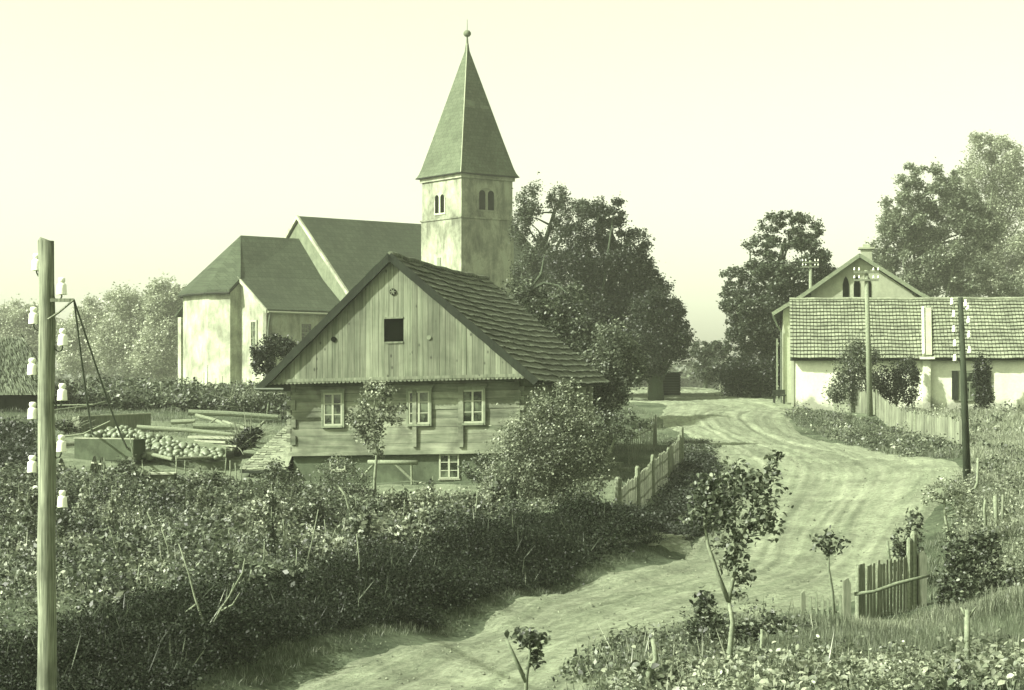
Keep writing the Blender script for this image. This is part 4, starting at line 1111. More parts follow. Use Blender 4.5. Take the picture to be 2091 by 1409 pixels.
tree('young_sapling', 'stubby forked sapling with drooping leaf tuft at the bottom of the road', 'sapling', 25.5, 1075, [(1072, 1298, 30, 12), (1090, 1306, 26, 12), (1095, 1345, 14, 18)], 210, .11, 'leaf_mid', .03, .6, .6, 6, 'bark',
     trunk_pts=[(1072, 1409, 25.5), (1075, 1380, 25.5), (1082, 1340, 25.5), (1082, 1300, 25.5)], shape='fold', extra=[([(1074, 1392, 25.5), (1050, 1340, 25.5), (1034, 1305, 25.5)], .035, .02)])
tree('young_sapling', 'slender sapling with sparse feathery leaves beside the stake fence on the right', 'sapling', 44, 1935, [(1925, 1000, 34, 22), (1960, 1010, 26, 24), (1900, 1015, 22, 16), (1975, 1040, 22, 22)], 900, .075, 'leaf_light', .05, .34, 1, 14, 'palebark',
     trunk_pts=[(1945, 1160, 44), (1938, 1100, 44), (1930, 1055, 44), (1928, 1020, 44)], shape='fold')
tree('leafy_shrub', 'dark broad leaved shrub right of the woven picket panel', 'bush', 38, 1980, [(1945, 1130, 20, 44), (1985, 1160, 26, 50), (1960, 1230, 36, 44), (2025, 1120, 18, 30), (2045, 1200, 34, 40), (2000, 1100, 16, 26), (2010, 1260, 40, 30), (2070, 1260, 30, 34), (1925, 1200, 12, 40)], 4200, .1, 'leaf_mid', .03, .6, 1.8, 18, shape='fold')
tree('leafy_shrub', 'upright leafy shoots behind the picket panel', 'bush', 41, 1855, [(1835, 1110, 16, 40), (1865, 1090, 18, 44), (1850, 1150, 30, 30)], 700, .1, 'leaf_mid', .03, .32, 1, 10, shape='fold')
tree('lilac_bush', 'tall bush at the farmhouse wall left of the crossarm pole', 'bush', 92, 1745, [(1745, 740, 34, 40), (1725, 790, 28, 34), (1765, 790, 30, 40), (1750, 710, 14, 16), (1705, 800, 18, 20), (1785, 730, 14, 14)], 7500, .13, 'leaf_mid', .08, .5, 1.6, 10)
tree('lilac_bush', 'round dark bush at the farmhouse wall right of the crossarm pole', 'bush', 93, 1825, [(1820, 785, 36, 36), (1840, 770, 26, 26), (1800, 810, 26, 24), (1855, 800, 20, 26), (1868, 770, 12, 16), (1790, 775, 14, 12)], 6500, .13, 'leaf_dark', .08, .5, 1.2, 8)
tree('climbing_vine', 'thick vine climbing the farmhouse wall right of the window', 'vine', 96.3, 2005, [(2005, 760, 18, 34), (2008, 810, 20, 40), (2000, 860, 18, 30)], 4200, .15, 'leaf_dark', .05, .3, 1.2, 5, depth=.35)
tree('climbing_vine', 'thin vine hanging under the farmhouse eave left of the buttress', 'vine', 97.3, 1862, [(1860, 740, 12, 12), (1866, 765, 10, 22)], 900, .14, 'leaf_mid', .04, .3, 1, 5, depth=.4)

gb = 'leafy bushes in the garden hedge'
for (lb, Y, bx, lobes, n, lf, mt) in (
   ('big glossy leaved bush left of the board bin', 54, 250, [(245, 988, 50, 42), (220, 1018, 40, 42), (285, 1008, 34, 42), (260, 953, 20, 20)], 3400, .12, 'leaf_shrub'),
   ('glossy leaved bush right of the board bin', 53.5, 420, [(400, 998, 34, 32), (440, 988, 34, 30), (470, 1003, 30, 30)], 2600, .11, 'leaf_shrub'),
   ('twiggy leafy bush below the lean-to roof', 53, 545, [(520, 1008, 34, 35), (565, 988, 34, 37), (600, 1008, 34, 37), (560, 958, 20, 20)], 3000, .1, 'leaf_shrub'),
   ('tangled vine mound in the garden below the lean-to', 47, 500, [(480, 1063, 44, 27), (540, 1048, 44, 37), (590, 1068, 34, 32)], 3000, .11, 'leaf_light'),
   ('climbing bean mound in the garden below the left windows', 47, 650, [(640, 1048, 34, 55), (670, 1078, 34, 42), (610, 1088, 30, 32)], 3000, .11, 'leaf_shrub'),
   ('vine covered mound near the top of the garden below the trestle bench', 49, 850, [(830, 1043, 34, 25), (870, 1023, 30, 25), (900, 1048, 40, 30), (790, 1028, 20, 22)], 3000, .1, 'leaf_light'),
   ('leafy mound before the pale stems by the fruit bush', 48, 960, [(940, 1038, 34, 37), (980, 1058, 34, 35), (1010, 1033, 26, 32)], 3000, .085, 'leaf_light'),
   ('broad leaved gourd mound on the crest of the bank', 43, 800, [(780, 1088, 50, 27), (840, 1098, 50, 27), (810, 1128, 50, 22)], 2600, .15, 'leaf_light'),
   ('weedy mound left of the bare two stemmed sapling', 42, 180, [(150, 1118, 44, 27), (200, 1138, 50, 30), (260, 1128, 34, 22)], 2600, .08, 'leaf_pale'),
   ('leafy mound in the middle of the garden by the leaning stake', 42, 440, [(420, 1138, 50, 25), (480, 1148, 44, 27), (400, 1168, 40, 22)], 2600, .1, 'leaf_shrub'),
   ('small leafy mound at the left on the crest of the bank', 36, 230, [(200, 1188, 50, 27), (260, 1203, 50, 27), (150, 1208, 34, 30)], 2600, .085, 'leaf_shrub')):
    tree('garden_bush', lb, 'bush', Y, bx, lobes, n, lf, mt, .03, .4, 1.4, 6, group=gb)
for k_, (x_, y_) in enumerate(scatter([(-13, 42), (-5, 39), (-1.5, 43), (.5, 47), (-1, 51), (-7, 51.5), (-13, 50)], 34)):
    z_ = gz(x_, y_); s_ = F / y_; px_ = HX + x_ * s_; py_ = HY - (z_ - CZ) * s_; hh = random.uniform(.55, 1.15); ln_ = random.uniform(-8, 8)
    tree('bean_plant', 'climbing bean plant twined up a stake in the garden', 'plant', y_, px_, [(px_, py_ - hh * s_ * .3, random.uniform(8, 16), hh * s_ * .3), (px_ + ln_ * .5, py_ - hh * s_ * .7, random.uniform(7, 12), hh * s_ * .28)], random.randint(160, 420), random.uniform(.08, .13), random.choice(['leaf_mid', 'leaf_light', 'leaf_shrub', 'leaf_light']), .012, .5, 1.0, 2, 'palebark',
         trunk_pts=[(px_, py_, y_), (px_ + ln_, py_ - hh * s_ * 1.15, y_)], group='bean plants climbing stakes in the garden', shape='fold', up=.15)
# ================================================================== UNDERGROWTH
def wp(*pts): return [tuple(G(*p))[:2] for p in pts]
bank = [(-8.5, 29), (-6.8, 22.5)]
bl = [cpz_ for cpz_ in [tuple(W(500, 1400, 31.1)), tuple(W(880, 1286, 37.2)), tuple(W(1130, 1205, 42.6)), tuple(W(1370, 1140, 46.7))]]
bankpoly = [(-7.0, 22), (bl[0][0] - .3, bl[0][1] - .5), (bl[1][0], bl[1][1]), (bl[2][0], bl[2][1]), (bl[3][0] - .3, bl[3][1] + .2), (bl[3][0] - 2.2, bl[3][1] + 1.2), (bl[2][0] - 2, bl[2][1] + 2), (bl[1][0] - 2, bl[1][1] + 2), (bl[0][0] - 2.2, bl[0][1] + 1.6), (-9, 25), (-9, 22)]
def clumps(name, label, cat, poly, n, r0, r1, leaf, mat, cover=5.0, hs=.85, shape='quad', up=.3, aspect=.6, pts=None):
    p = scatter(poly, n) if pts is None else np.array(pts); P = []; Sz = []
    for x, y in p:
        r = random.uniform(r0, r1) * random.uniform(.7, 1.1); lf = leaf * random.uniform(.6, 1.5)
        m = int(cover * 3 * r * r / (lf * lf * .5)) + 5; m = min(m, 900)
        d = RNG.normal(size=(m, 3)); d /= np.linalg.norm(d, axis=1)[:, None]; d[:, 2] = np.abs(d[:, 2])
        lump = 1 + .28 * np.sin(d[:, 0] * 5 + x * 3) * np.sin(d[:, 1] * 5 + y * 2)
        rr = r * RNG.uniform(.45, 1.08, m) * lump
        c = d * rr[:, None] * np.array([1, 1, hs * random.uniform(.6, 1.3)]) + np.array([x, y, gz(x, y)])
        P.append(c); Sz.append(lf * RNG.uniform(.6, 1.25, m))
    P = np.concatenate(P); Sz = np.concatenate(Sz); P[:, 2] = np.maximum(P[:, 2], hgrid(P[:, 0], P[:, 1]) + .02)
    o = leaves_obj(name, P, Sz, M[mat], shape=shape, up=up, aspect=aspect); return tag(o, label, cat, kind='stuff')
gard = [(-16, 30), (-9, 25.5), (bl[0][0] - 2.0, bl[0][1] + 1.2), (bl[1][0] - 1.6, bl[1][1] + 1.6), (bl[2][0] - 1.6, bl[2][1] + 1.6), (1.2, 48.5), (.6, 53.5), (-5.5, 54.5), (-14, 54), (-19, 50)]
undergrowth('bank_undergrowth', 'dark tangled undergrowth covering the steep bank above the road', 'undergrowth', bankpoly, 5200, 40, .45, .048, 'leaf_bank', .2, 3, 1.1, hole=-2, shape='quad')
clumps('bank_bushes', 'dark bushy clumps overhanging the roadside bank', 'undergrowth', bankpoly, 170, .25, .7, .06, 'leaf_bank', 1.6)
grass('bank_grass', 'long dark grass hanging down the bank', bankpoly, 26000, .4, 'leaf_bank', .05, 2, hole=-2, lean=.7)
foot = [(-6.2, 21), (bl[0][0] + .1, bl[0][1] - .9), (bl[1][0] + .35, bl[1][1] - .35), (bl[2][0] + .3, bl[2][1] - .3), (bl[3][0], bl[3][1] - .2), (bl[3][0] - .4, bl[3][1] + .3), (bl[2][0] - .3, bl[2][1] + .2), (bl[1][0] - .3, bl[1][1] + .2), (bl[0][0] - .5, bl[0][1] + .2), (-7, 21.5)]
grass('bank_foot_grass', 'short grass fringe along the foot of the bank beside the road', foot, 9000, .2, 'grass', .07, 2, hole=-1)
undergrowth('garden_undergrowth', 'low weeds covering the soil of the garden before the log house', 'undergrowth', gard, 8000, 9, .3, .06, 'leaf_mid', .18, 5, .9, hole=-.5)
clumps('garden_plants', 'mid green leafy clumps of garden plants', 'plants', gard, 260, .25, .75, .11, 'leaf_mid', 1.2, 1.0)
clumps('garden_plants', 'paler leafy clumps of garden plants', 'plants', gard, 210, .2, .6, .105, 'leaf_light', 1.1, 1.0)  # paler leaf colour, scattered at random over the garden
clumps('garden_plants', 'scattered low plants with pale broad leaves', 'plants', [(-10, 36), (-3.5, 38), (-1.5, 44), (-4, 46), (-12, 44)], 70, .15, .3, .12, 'leaf_pale', .8, .6, 'fold')
clumps('garden_plants', 'clumps of small dark leaves between the garden plants', 'plants', gard, 150, .3, .75, .08, 'leaf_dark', 1.2, 1.0)  # darker leaf colour, scattered at random over the garden
grass('garden_grass', 'dry pale grass between the garden plants', gard, 30000, .32, 'grass', .03, 4, hole=-1.2, lean=.3)
grass('weed_stalks', 'sparse tall weed stalks above the garden plants', gard, 1500, .85, 'straw_grass', .022, 7, hole=-1.4, lean=.28)
grass('weed_stalks', 'dark tall weed stalks along the crest of the bank', bankpoly, 900, .8, 'leaf_mid', .03, 7, hole=-1.4, lean=.35)
clumps('garden_plants', 'small bright weeds between the garden beds', 'plants', gard, 260, .1, .28, .06, 'leaf_light', 1.1, 1.3)
grass('garden_grass', 'patch of finer pale grass in the upper left of the garden', [(-9.5, 44), (-6, 44), (-5.5, 48.5), (-9, 49)], 16000, .3, 'straw_grass', .03, 4, hole=-1.2, lean=.25)
hedge = [(-15, 51), (-9.6, 52.5), (-9.6, 56.5), (-15.5, 56.5)]
undergrowth('hedge_undergrowth', 'bushy hedge of bright leaves along the yard side of the garden', 'hedge', hedge, 1500, 34, .7, .12, 'leaf_shrub', .25, 2, .8, hole=-1.2, low=.5)
hedge = [(-8.9, 52.5), (-2.5, 51.5), (-2.5, 54), (-9, 56.5)]
undergrowth('hedge_undergrowth', 'bushy hedge of small leaves between the garden and the log house', 'hedge', hedge, 1400, 34, .68, .11, 'leaf_shrub', .25, 6, .9, hole=-1, low=.4)
hedge = [(-2.6, 51), (.5, 50), (.6, 54), (-2.6, 54)]
undergrowth('hedge_undergrowth', 'low leafy hedge under the fruit bush', 'hedge', hedge, 600, 34, .6, .1, 'leaf_mid', .25, 6, .9, hole=-1, low=.5)
undergrowth('hedge_undergrowth', 'dark weedy slope at the left edge below the thatched barn', 'undergrowth', [(-24, 40), (-15, 48), (-15.5, 60), (-17.5, 68), (-24, 74), (-27, 60)], 3800, 26, .9, .13, 'leaf_dark', .28, 3, .5, hole=-1.4, low=.4)
grass('field_grass', 'grassy slope between the yard and the hedge', [(-24, 70), (-8, 68), (-8, 80), (-26, 84)], 26000, .3, 'grass', .06, 4, hole=-1)
undergrowth('hedge_undergrowth', 'long brushy hedge between the yard and the church', 'hedge', [(-30, 84), (-10, 81), (-8, 74), (-7.6, 80), (-7.6, 90), (-30, 92)], 2600, 26, 1.1, .2, 'leaf_mid', .35, 3, .5, hole=-1.5, low=.5)
# big pale leaves: cabbages in the garden
cb = thing('x', 'x', 'x', (0, 0, 0)); bpy.data.objects.remove(cb)
def cabbage(loc, r, label, grp, mat='leaf_pale'):
    n = 14; C = []; D = []
    for k in range(n):
        a0 = 2.4 * k; el = .25 + .9 * k / n; rr = r * (.62 - .42 * k / n)
        C.append(Vector(loc) + Vector((math.cos(a0) * rr, math.sin(a0) * rr, r * (.22 + .5 * k / n)))); D.append((math.cos(a0) * math.cos(el), math.sin(a0) * math.cos(el), math.sin(el)))
    rt = Vector(loc); me = leaves_mesh('cabbage', np.array([list(c - rt) for c in C]), r * RNG.uniform(.75, 1.0, n), M[mat], shape='fold', aspect=.85, D=np.array(D))
    o = bpy.data.objects.new('cabbage', me); o.location = loc; link(o); tag(o, label, 'cabbage', grp); return o
cabs = [cabbage((0, 0, 0), .26, 'x', 'x') for _ in range(4)]
def put_cabbages(poly, n, label, grp, s0, s1):
    for p in scatter(poly, n):
        o = random.choice(cabs).copy(); o.location = (p[0], p[1], gz(p[0], p[1]) + .02); o.rotation_euler = (random.uniform(-.25, .25), random.uniform(-.25, .25), random.uniform(0, 6)); s_ = random.uniform(s0, s1); o.scale = (s_, s_, s_ * random.uniform(.7, 1.1))
        link(o); tag(o, label, 'cabbage', grp)
put_cabbages([(-5.5, 39.5), (-4.2, 40.5), (-3.2, 43.5), (-5.2, 43.8)], 26, 'pale broad leaved cabbage in the middle of the garden behind the bank', 'cabbages in the middle of the garden', .6, 1.05)
put_cabbages([(.8, 23.6), (6.6, 23.6), (7.6, 30.0), (4.2, 30.2), (1.8, 28.2)], 85, 'pale cabbage plant in the near right garden bed', 'cabbages in the near right bed', .6, 1.15)
for c in cabs: bpy.data.objects.remove(c)
fg = [(.3, 22.5), (9, 22.5), (10, 32), (7.5, 33), (4.8, 32.5), (2.5, 31.0), (1.2, 28)]
bed = [(.8, 22.8), (8, 22.8), (9, 28.6), (3, 29.0), (1.4, 27)]
undergrowth('vegetable_bed', 'broad pale leaves of the near vegetable bed at the bottom right', 'vegetables', bed, 900, 9, .5, .1, 'leaf_pale', .18, 2, 1.6, hole=-.9, shape='fold', low=.3)
clumps('vegetable_bed', 'leafy pale clumps of the near vegetable bed', 'vegetables', bed, 60, .2, .5, .1, 'leaf_pale', 1.0, 1.0, 'fold')
grass('weed_stalks', 'weed stalks rising from the near vegetable bed', bed, 500, .85, 'straw_grass', .022, 7, hole=-2, lean=.25)
clumps('vegetable_bed', 'light green feathery clumps of the near vegetable bed', 'vegetables', bed, 60, .15, .45, .06, 'leaf_light', 1.0, 1.2)
clumps('vegetable_bed', 'mid green clumps of the near vegetable bed', 'vegetables', bed, 45, .2, .45, .1, 'leaf_mid', 1.0, .9, 'fold')
clumps('bed_edge_plants', 'darker leafy growth along the far edge of the near bed', 'plants', [(1.6, 27.5), (9, 28.4), (10, 31.6), (7, 32.4), (4.6, 32), (2.5, 30.5)], 80, .18, .42, .075, 'leaf_mid', 1.2, .9)
edge = wp((1160, 1405), (1230, 1335), (1440, 1290), (1640, 1268), (1700, 1300), (1560, 1330), (1330, 1405))
clumps('bed_edge_plants', 'dark leafy weeds along the road side of the near garden', 'plants', edge, 110, .18, .45, .085, 'leaf_mid', 1.2, 1.1)
clumps('bed_edge_plants', 'pale leafy weeds along the road side of the near garden', 'plants', edge, 60, .12, .32, .09, 'leaf_light', 1.0, 1.1)
grass('bed_edge_grass', 'grass along the road side of the near garden', edge, 16000, .4, 'grass', .035, 4, hole=-2)
grass('weed_stalks', 'tall weed stalks at the near garden edge', edge, 420, 1.0, 'straw_grass', .02, 7, hole=-2, lean=.25)
grass('bed_grass', 'grass stems between the near vegetables', fg, 16000, .45, 'grass', .03, 4, hole=-1.4, lean=.3)
grass('tall_grass', 'tall upright grass in front of the picket panel', [(4.2, 31.5), (9.5, 31.5), (10, 36.8), (5.4, 36.8), (4.2, 34)], 34000, .46, 'grass', .028, 4, hole=-1.4, lean=.2)
grass('tall_grass', 'taller pale grass stems at the foot of the picket panel', [(6.5, 35.6), (9.8, 35.2), (10, 37), (6.8, 37.2)], 5000, .5, 'straw_grass', .03, 4, hole=-1.4, lean=.2)
slopeR = [(9.5, 37.5), (13, 36), (17, 58), (13.8, 58), (11.5, 48)]
undergrowth('weeds', 'pale weeds on the slope at the right edge', 'undergrowth', slopeR, 900, 14, .4, .08, 'leaf_pale', .22, 5, .8, hole=-.8)
clumps('weeds', 'pale weedy clumps on the slope at the right edge', 'undergrowth', slopeR, 90, .2, .6, .09, 'leaf_light', 1.0, 1.0)  # lighter leaf colour mixed at random with the mid green clumps
clumps('weeds', 'mid green weedy clumps on the slope at the right edge', 'undergrowth', slopeR, 60, .2, .6, .08, 'leaf_mid', 1.0, 1.0)
grass('weed_stalks', 'pale dry grass on the slope at the right edge', slopeR, 24000, .5, 'straw_grass', .028, 7, hole=-2, lean=.35)
farmP = [(17.5, 80), (25, 72), (28, 76), (27, 94), (20, 95), (18, 90)]
clumps('weeds', 'pale garden plants along the farmhouse wall', 'undergrowth', farmP, 90, .3, .8, .15, 'leaf_light', .7, .8)
clumps('weeds', 'darker garden plants along the farmhouse wall', 'undergrowth', farmP, 50, .3, .8, .14, 'leaf_mid', .7, .8)
grass('field_grass', 'long pale grass in the farmhouse garden', farmP, 34000, .5, 'straw_grass', .05, 4, hole=-2)
vergeA = wp((1612, 856), (1700, 895), (1800, 930), (1955, 940), (1960, 905), (1800, 868), (1700, 850), (1630, 840))
clumps('roadside_verge', 'rough weedy clumps on the verge below the long picket fence', 'undergrowth', vergeA, 110, .3, .75, .11, 'leaf_mid', .8)
clumps('roadside_verge', 'paler weeds on the verge below the long picket fence', 'undergrowth', vergeA, 60, .25, .6, .12, 'leaf_light', .7)
grass('verge_grass', 'rough grass on the verge below the long picket fence', vergeA, 30000, .35, 'grass', .06, 4, hole=-2)
undergrowth('roadside_verge', 'low dark creeping plants between the house fence and the road', 'ground cover', wp((1262, 1082), (1300, 1096), (1400, 1100), (1450, 1090), (1475, 1000), (1440, 940), (1400, 935), (1395, 970)), 3000, 22, .4, .085, 'leaf_dark', .2, 5, 1.2, hole=-2, low=.5)
undergrowth('roadside_verge', 'grassy hump beside the road above the fence', 'ground cover', wp((1385, 945), (1450, 930), (1440, 905), (1380, 898)), 500, 20, .2, .1, 'leaf_mid', .2, 5, 1.2, hole=-2, low=.5)
footP = wp((1985, 990), (2091, 1010), (2091, 900), (1980, 900))
clumps('roadside_verge', 'weedy clumps at the foot of the right roadside pole', 'undergrowth', footP, 60, .3, .6, .1, 'leaf_mid', .9, .8)
grass('verge_grass', 'long grass at the foot of the right roadside pole', footP, 20000, .5, 'straw_grass', .04, 4, hole=-2)
undergrowth('far_bushes', 'low bushes along the far end of the road', 'bushes', [(-4, 118), (3, 118), (5.5, 128), (5, 140), (-4, 140)], 900, 40, 1.6, .3, 'leaf_dark', .6, 3, .3, hole=-2, low=.5)
grass('field_grass', 'short grass and weeds on the slope behind the house fence', [(3.2, 57), (4.6, 57), (6.5, 70), (7, 84), (6, 100), (3, 90), (3.6, 70)], 12000, .25, 'grass', .07, 4)
grass('verge_grass', 'grass along the right edge of the road', [(4.5, 34.5), (6.9, 36.5), (9.2, 44), (10.8, 48), (12.3, 52), (13.5, 56), (15.5, 56), (11, 40), (8, 34)], 16000, .3, 'grass', .06, 4, hole=-.8)
undergrowth('distant_wood', 'distant line of woodland across the fields beyond the road', 'woodland', [(-330, 330), (330, 330), (330, 380), (-330, 380)], 3600, 40, 7, 1.4, 'leaf_far', 3.5, 3, .02, hole=-3, low=.6)

# ================================================================== YARD
pv = []
for k in range(4):
    mb = MB(); n = 12; r = .13
    prof = [(.02, -.1), (.09, -.085), (.125, -.04), (.135, .0), (.125, .045), (.09, .085), (.025, .085)]
    c_ = Vector((0, 0, 0)); vs = []; fs = []
    for rr, z in prof:
        for j in range(24):
            a0 = 2 * math.pi * j / 24; f_ = 1 + .05 * math.cos(a0 * 8) ; vs.append((rr * f_ * math.cos(a0), rr * f_ * math.sin(a0), z * (1 - .1 * k * .5)))
    for i in range(len(prof) - 1):
        for j in range(24): fs.append((i * 24 + j, i * 24 + (j + 1) % 24, (i + 1) * 24 + (j + 1) % 24, (i + 1) * 24 + j))
    fs += [tuple(range(23, -1, -1)), tuple(6 * 24 + j for j in range(24))]
    mb.add(vs, fs); o = mb.build('pumpkin', M['pump'], smooth=True); pv.append(o)
heap0 = G(350, 905)
def heap_h(x, y): return 0
ha, hb = G(200, 893), G(455, 925)
pk_pts = []
tries = 0
while len(pk_pts) < 150 and tries < 20000:
    tries += 1
    px = random.uniform(180, 455); lo_ = 888 if px < 290 else 930; hi_ = max(868, 868 + (px - 250) * .25) if px > 250 else 868 + (250 - px) * .28
    py = random.uniform(hi_ + 4, lo_ + 4); Yp = 66.5 - (py - 870) * .055
    p = W(px, py, Yp)
    if all((p - q1).length > .215 for q1 in pk_pts): pk_pts.append(p)
HZ = None
for i, p in enumerate(pk_pts):
    o = pv[i % 4] if i < 4 else random.choice(pv).copy()
    if i >= 4: link(o)
    s_ = random.uniform(.6, 1.35); o.location = p; o.rotation_euler = (random.uniform(-.9, .9), random.uniform(-.9, .9), random.uniform(0, 6)); o.scale = (s_, s_, s_ * random.uniform(.85, 1.1))
    tag(o, 'round pumpkin lying in the big heap in the yard', 'pumpkin', 'pumpkins heaped in the yard')
# earth mound the pumpkins lie on
mb = MB(); mp = [W(175, 893, 65.3), W(290, 897, 65.0), W(300, 938, 63.2), W(460, 938, 63.2), W(460, 905, 65.4), W(330, 884, 66.6), W(250, 872, 67.0), W(200, 880, 66.6)]
mp = [p - Vector((0, 0, .10)) + Vector((0, .15, 0)) for p in mp]; ctr = sum(mp, Vector()) / len(mp)
mb.add([ctr + Vector((0, 0, 0))] + mp + [Vector((p.x, p.y + .0, gz(p.x, p.y) - .2)) for p in mp], [(0, i + 1, (i + 1) % 8 + 1) for i in range(8)] + [(i + 1, i + 9, (i + 1) % 8 + 9, (i + 1) % 8 + 1) for i in range(8)])
o = mb.build('earth_mound', M['yard']); o['kind'] = 'structure'
# stone trough
def block(name, label, cat, a, b, depth, h, mat, rim=True, grp=None):
    a, b = Vector(a), Vector(b); d = (b - a); L = d.length; d.normalize(); v = Vector((-d.y, d.x, 0)).normalized()
    rt = thing(name, label, cat, (a + b) / 2, grp); mb = MB(); c = (a + b) / 2
    up = Vector((0, 0, 1)); t = .09
    if rim:
        mb.obox(c + v * t / 2 + up * h / 2, d, v, up, L / 2, t / 2, h / 2); mb.obox(c + v * (depth - t / 2) + up * h / 2, d, v, up, L / 2, t / 2, h / 2)
        mb.obox(a + d * t / 2 + v * depth / 2 + up * h / 2, d, v, up, t / 2, depth / 2 - t, h / 2 - .003); mb.obox(b - d * t / 2 + v * depth / 2 + up * h / 2, d, v, up, t / 2, depth / 2 - t, h / 2 - .003)
        mb.obox(c + v * depth / 2 + up * h * .25, d, v, up, L / 2 - t, depth / 2 - t, h * .2)
    else: mb.obox(c + v * depth / 2 + up * h / 2, d, v, up, L / 2, depth / 2, h / 2)
    mb.build('shell', M[mat], rt)
    mb = MB(); mb.obox(c + v * .06 + up * (h + .02), d, v, up, L / 2 + .02, .07, .02); mb.build('rim', M['palewood'], rt)
    return rt
ga, gb = W(152, 936, 63.2), W(272, 938, 62.6)
block('water_trough', 'big pale block trough beside the pumpkin heap', 'trough', ga - Vector((0, 0, .05)), gb - Vector((0, 0, .05)), .9, .72, 'stone')
ga, gb = W(162, 885, 70.5), W(308, 878, 72)
block('wooden_trough', 'long wooden trough lying behind the pumpkin heap', 'trough', ga, gb, .8, .62, 'wood')
# logs and planks
def log(name, label, cat, pts, r, mat, grp=None, r2=None):
    pts = [Vector(p) for p in pts]
    mb = MB(); mb.tube(pts, list(np.linspace(r, r2 or r * .8, len(pts))), 9); o = mb.build(name, M[mat], None, origin=pts[0], smooth=False); return tag(o, label, cat, grp)
log('log', 'long dark log lying along the back of the yard', 'log', [W(385, 842, 73), W(470, 845, 73), W(568, 852, 73)], .12, 'bark')
log('log', 'pale peeled log lying on top of the plank stack', 'log', [W(280, 872, 66.8), W(400, 880, 66.6), W(482, 888, 66.4)], .085, 'palebark')
log('log', 'short pale log in front of the pumpkin heap', 'log', [W(302, 926, 63), W(352, 938, 62.4)], .07, 'palebark')
log('log', 'bent pale branch lying on the logs behind the planks', 'log', [W(400, 848, 72), W(440, 858, 71.6), W(470, 872, 71)], .08, 'palebark')
log('log', 'short pale log end beside the brush heap', 'log', [W(350, 862, 71), W(398, 860, 71)], .1, 'palebark')
log('log', 'thin branch propped across the logs', 'log', [W(415, 875, 70.6), W(445, 852, 70.9)], .035, 'palebark')
log('log', 'thick dark log behind the plank stack', 'log', [W(395, 870, 70), W(500, 872, 70)], .13, 'bark')
log('log', 'crooked branch ending by the lean-to roof', 'log', [W(455, 860, 71), W(490, 872, 70), W(520, 880, 69), (W(540, 860, 69))], .06, 'wood')
log('long_pole', 'long pale pole lying in the grass behind the near telegraph pole', 'pole', [W(110, 838, 79), W(180, 829, 80), W(215, 820, 81)], .045, 'palebark')
log('long_pole', 'thin pale pole crossing the slope behind the near telegraph pole', 'pole', [W(110, 828, 80), W(190, 826, 80)], .035, 'palebark')
log('long_pole', 'pole leaning over the wooden trough', 'pole', [W(120, 893, 68), W(170, 886, 68), W(225, 860, 68)], .035, 'palebark')
log('long_pole', 'pole resting on the ground left of the trough', 'pole', [W(115, 905, 66), W(155, 905, 66)], .12, 'wood')
log('plank', 'flat plank lying before the pumpkin heap', 'plank', [W(358, 936, 62.6), W(432, 933, 63)], .05, 'wood')
for i, (x0, x1, y) in enumerate(((385, 478, 895), (398, 462, 903), (400, 484, 911), (410, 476, 918))):
    a, b_ = W(x0, y - 3, 66.4 - i * .12), W(x1, y, 66.0 - i * .12); d = (b_ - a); L = d.length; d.normalize(); v = Vector((-d.y, d.x, 0)).normalized(); up = d.cross(v)
    mb = MB(); mb.obox((a + b_) / 2 + v * .3, d, v, up, L / 2, .38, .035)
    tag(mb.build('plank', M['palewood'], None, origin=(a + b_) / 2), ['topmost plank of the pale stack beside the pumpkins', 'second plank from the top of the stack beside the pumpkins', 'third plank from the top of the stack beside the pumpkins', 'lowest plank of the stack beside the pumpkins'][i], 'plank', 'planks stacked beside the pumpkins')
mb = MB(); c = W(445, 925, 66.2)
for k in (-.6, .7): mb.obox(c + Vector((k, .3, .0)), Vector((1, 0, 0)), Vector((0, 1, 0)), Vector((0, 0, 1)), .1, .4, .32)
tag(mb.build('stack_bearers', M['darkwood'], None, origin=c), 'dark wooden bearers under the plank stack', 'timber')
def brush(label, lobes, Y, n, mat='leaf_mid', sz=.12, cat='brush heap', name='brush_heap'):
    s_ = F / Y; rt = thing(name, label, cat, GY(lobes[0][0], Y))
    P = []; mb = MB()
    for (px, py, rx, ry) in lobes:
        c = np.array(W(px, py, Y)); P.append(ball_pts(n) * np.array([rx / s_, rx / s_, ry / s_]) + c)
        for k in range(26):
            a = Vector(c) + Vector(ball_pts(1)[0]) * rx / s_ * .9; a.z = c[2] + random.uniform(-1, .4) * ry / s_; d = Vector((random.uniform(-1, 1), random.uniform(-.6, .6), random.uniform(-.1, .9))).normalized() * random.uniform(.4, 1.1)
            mb.tube([a, a + d * .5 + Vector((0, 0, .04)), a + d], [.02, .014, .006], 4)
    mb.build('twigs', M['wood'], rt); leaves_obj('leaves', np.concatenate(P), sz, M[mat], rt)
brush('dark heap of bark and brush beside the lean-to roof', [(500, 900, 26, 18), (515, 885, 22, 14), (485, 912, 16, 10)], 66, 700, 'leaf_dark')
brush('heap of cut brushwood below the church hedge', [(520, 815, 34, 14), (560, 808, 30, 16), (480, 822, 30, 10)], 78, 500, 'leaf_mid')
brush('twiggy heap left of the wooden trough', [(130, 868, 20, 12), (145, 880, 14, 10)], 70, 500, 'leaf_mid')
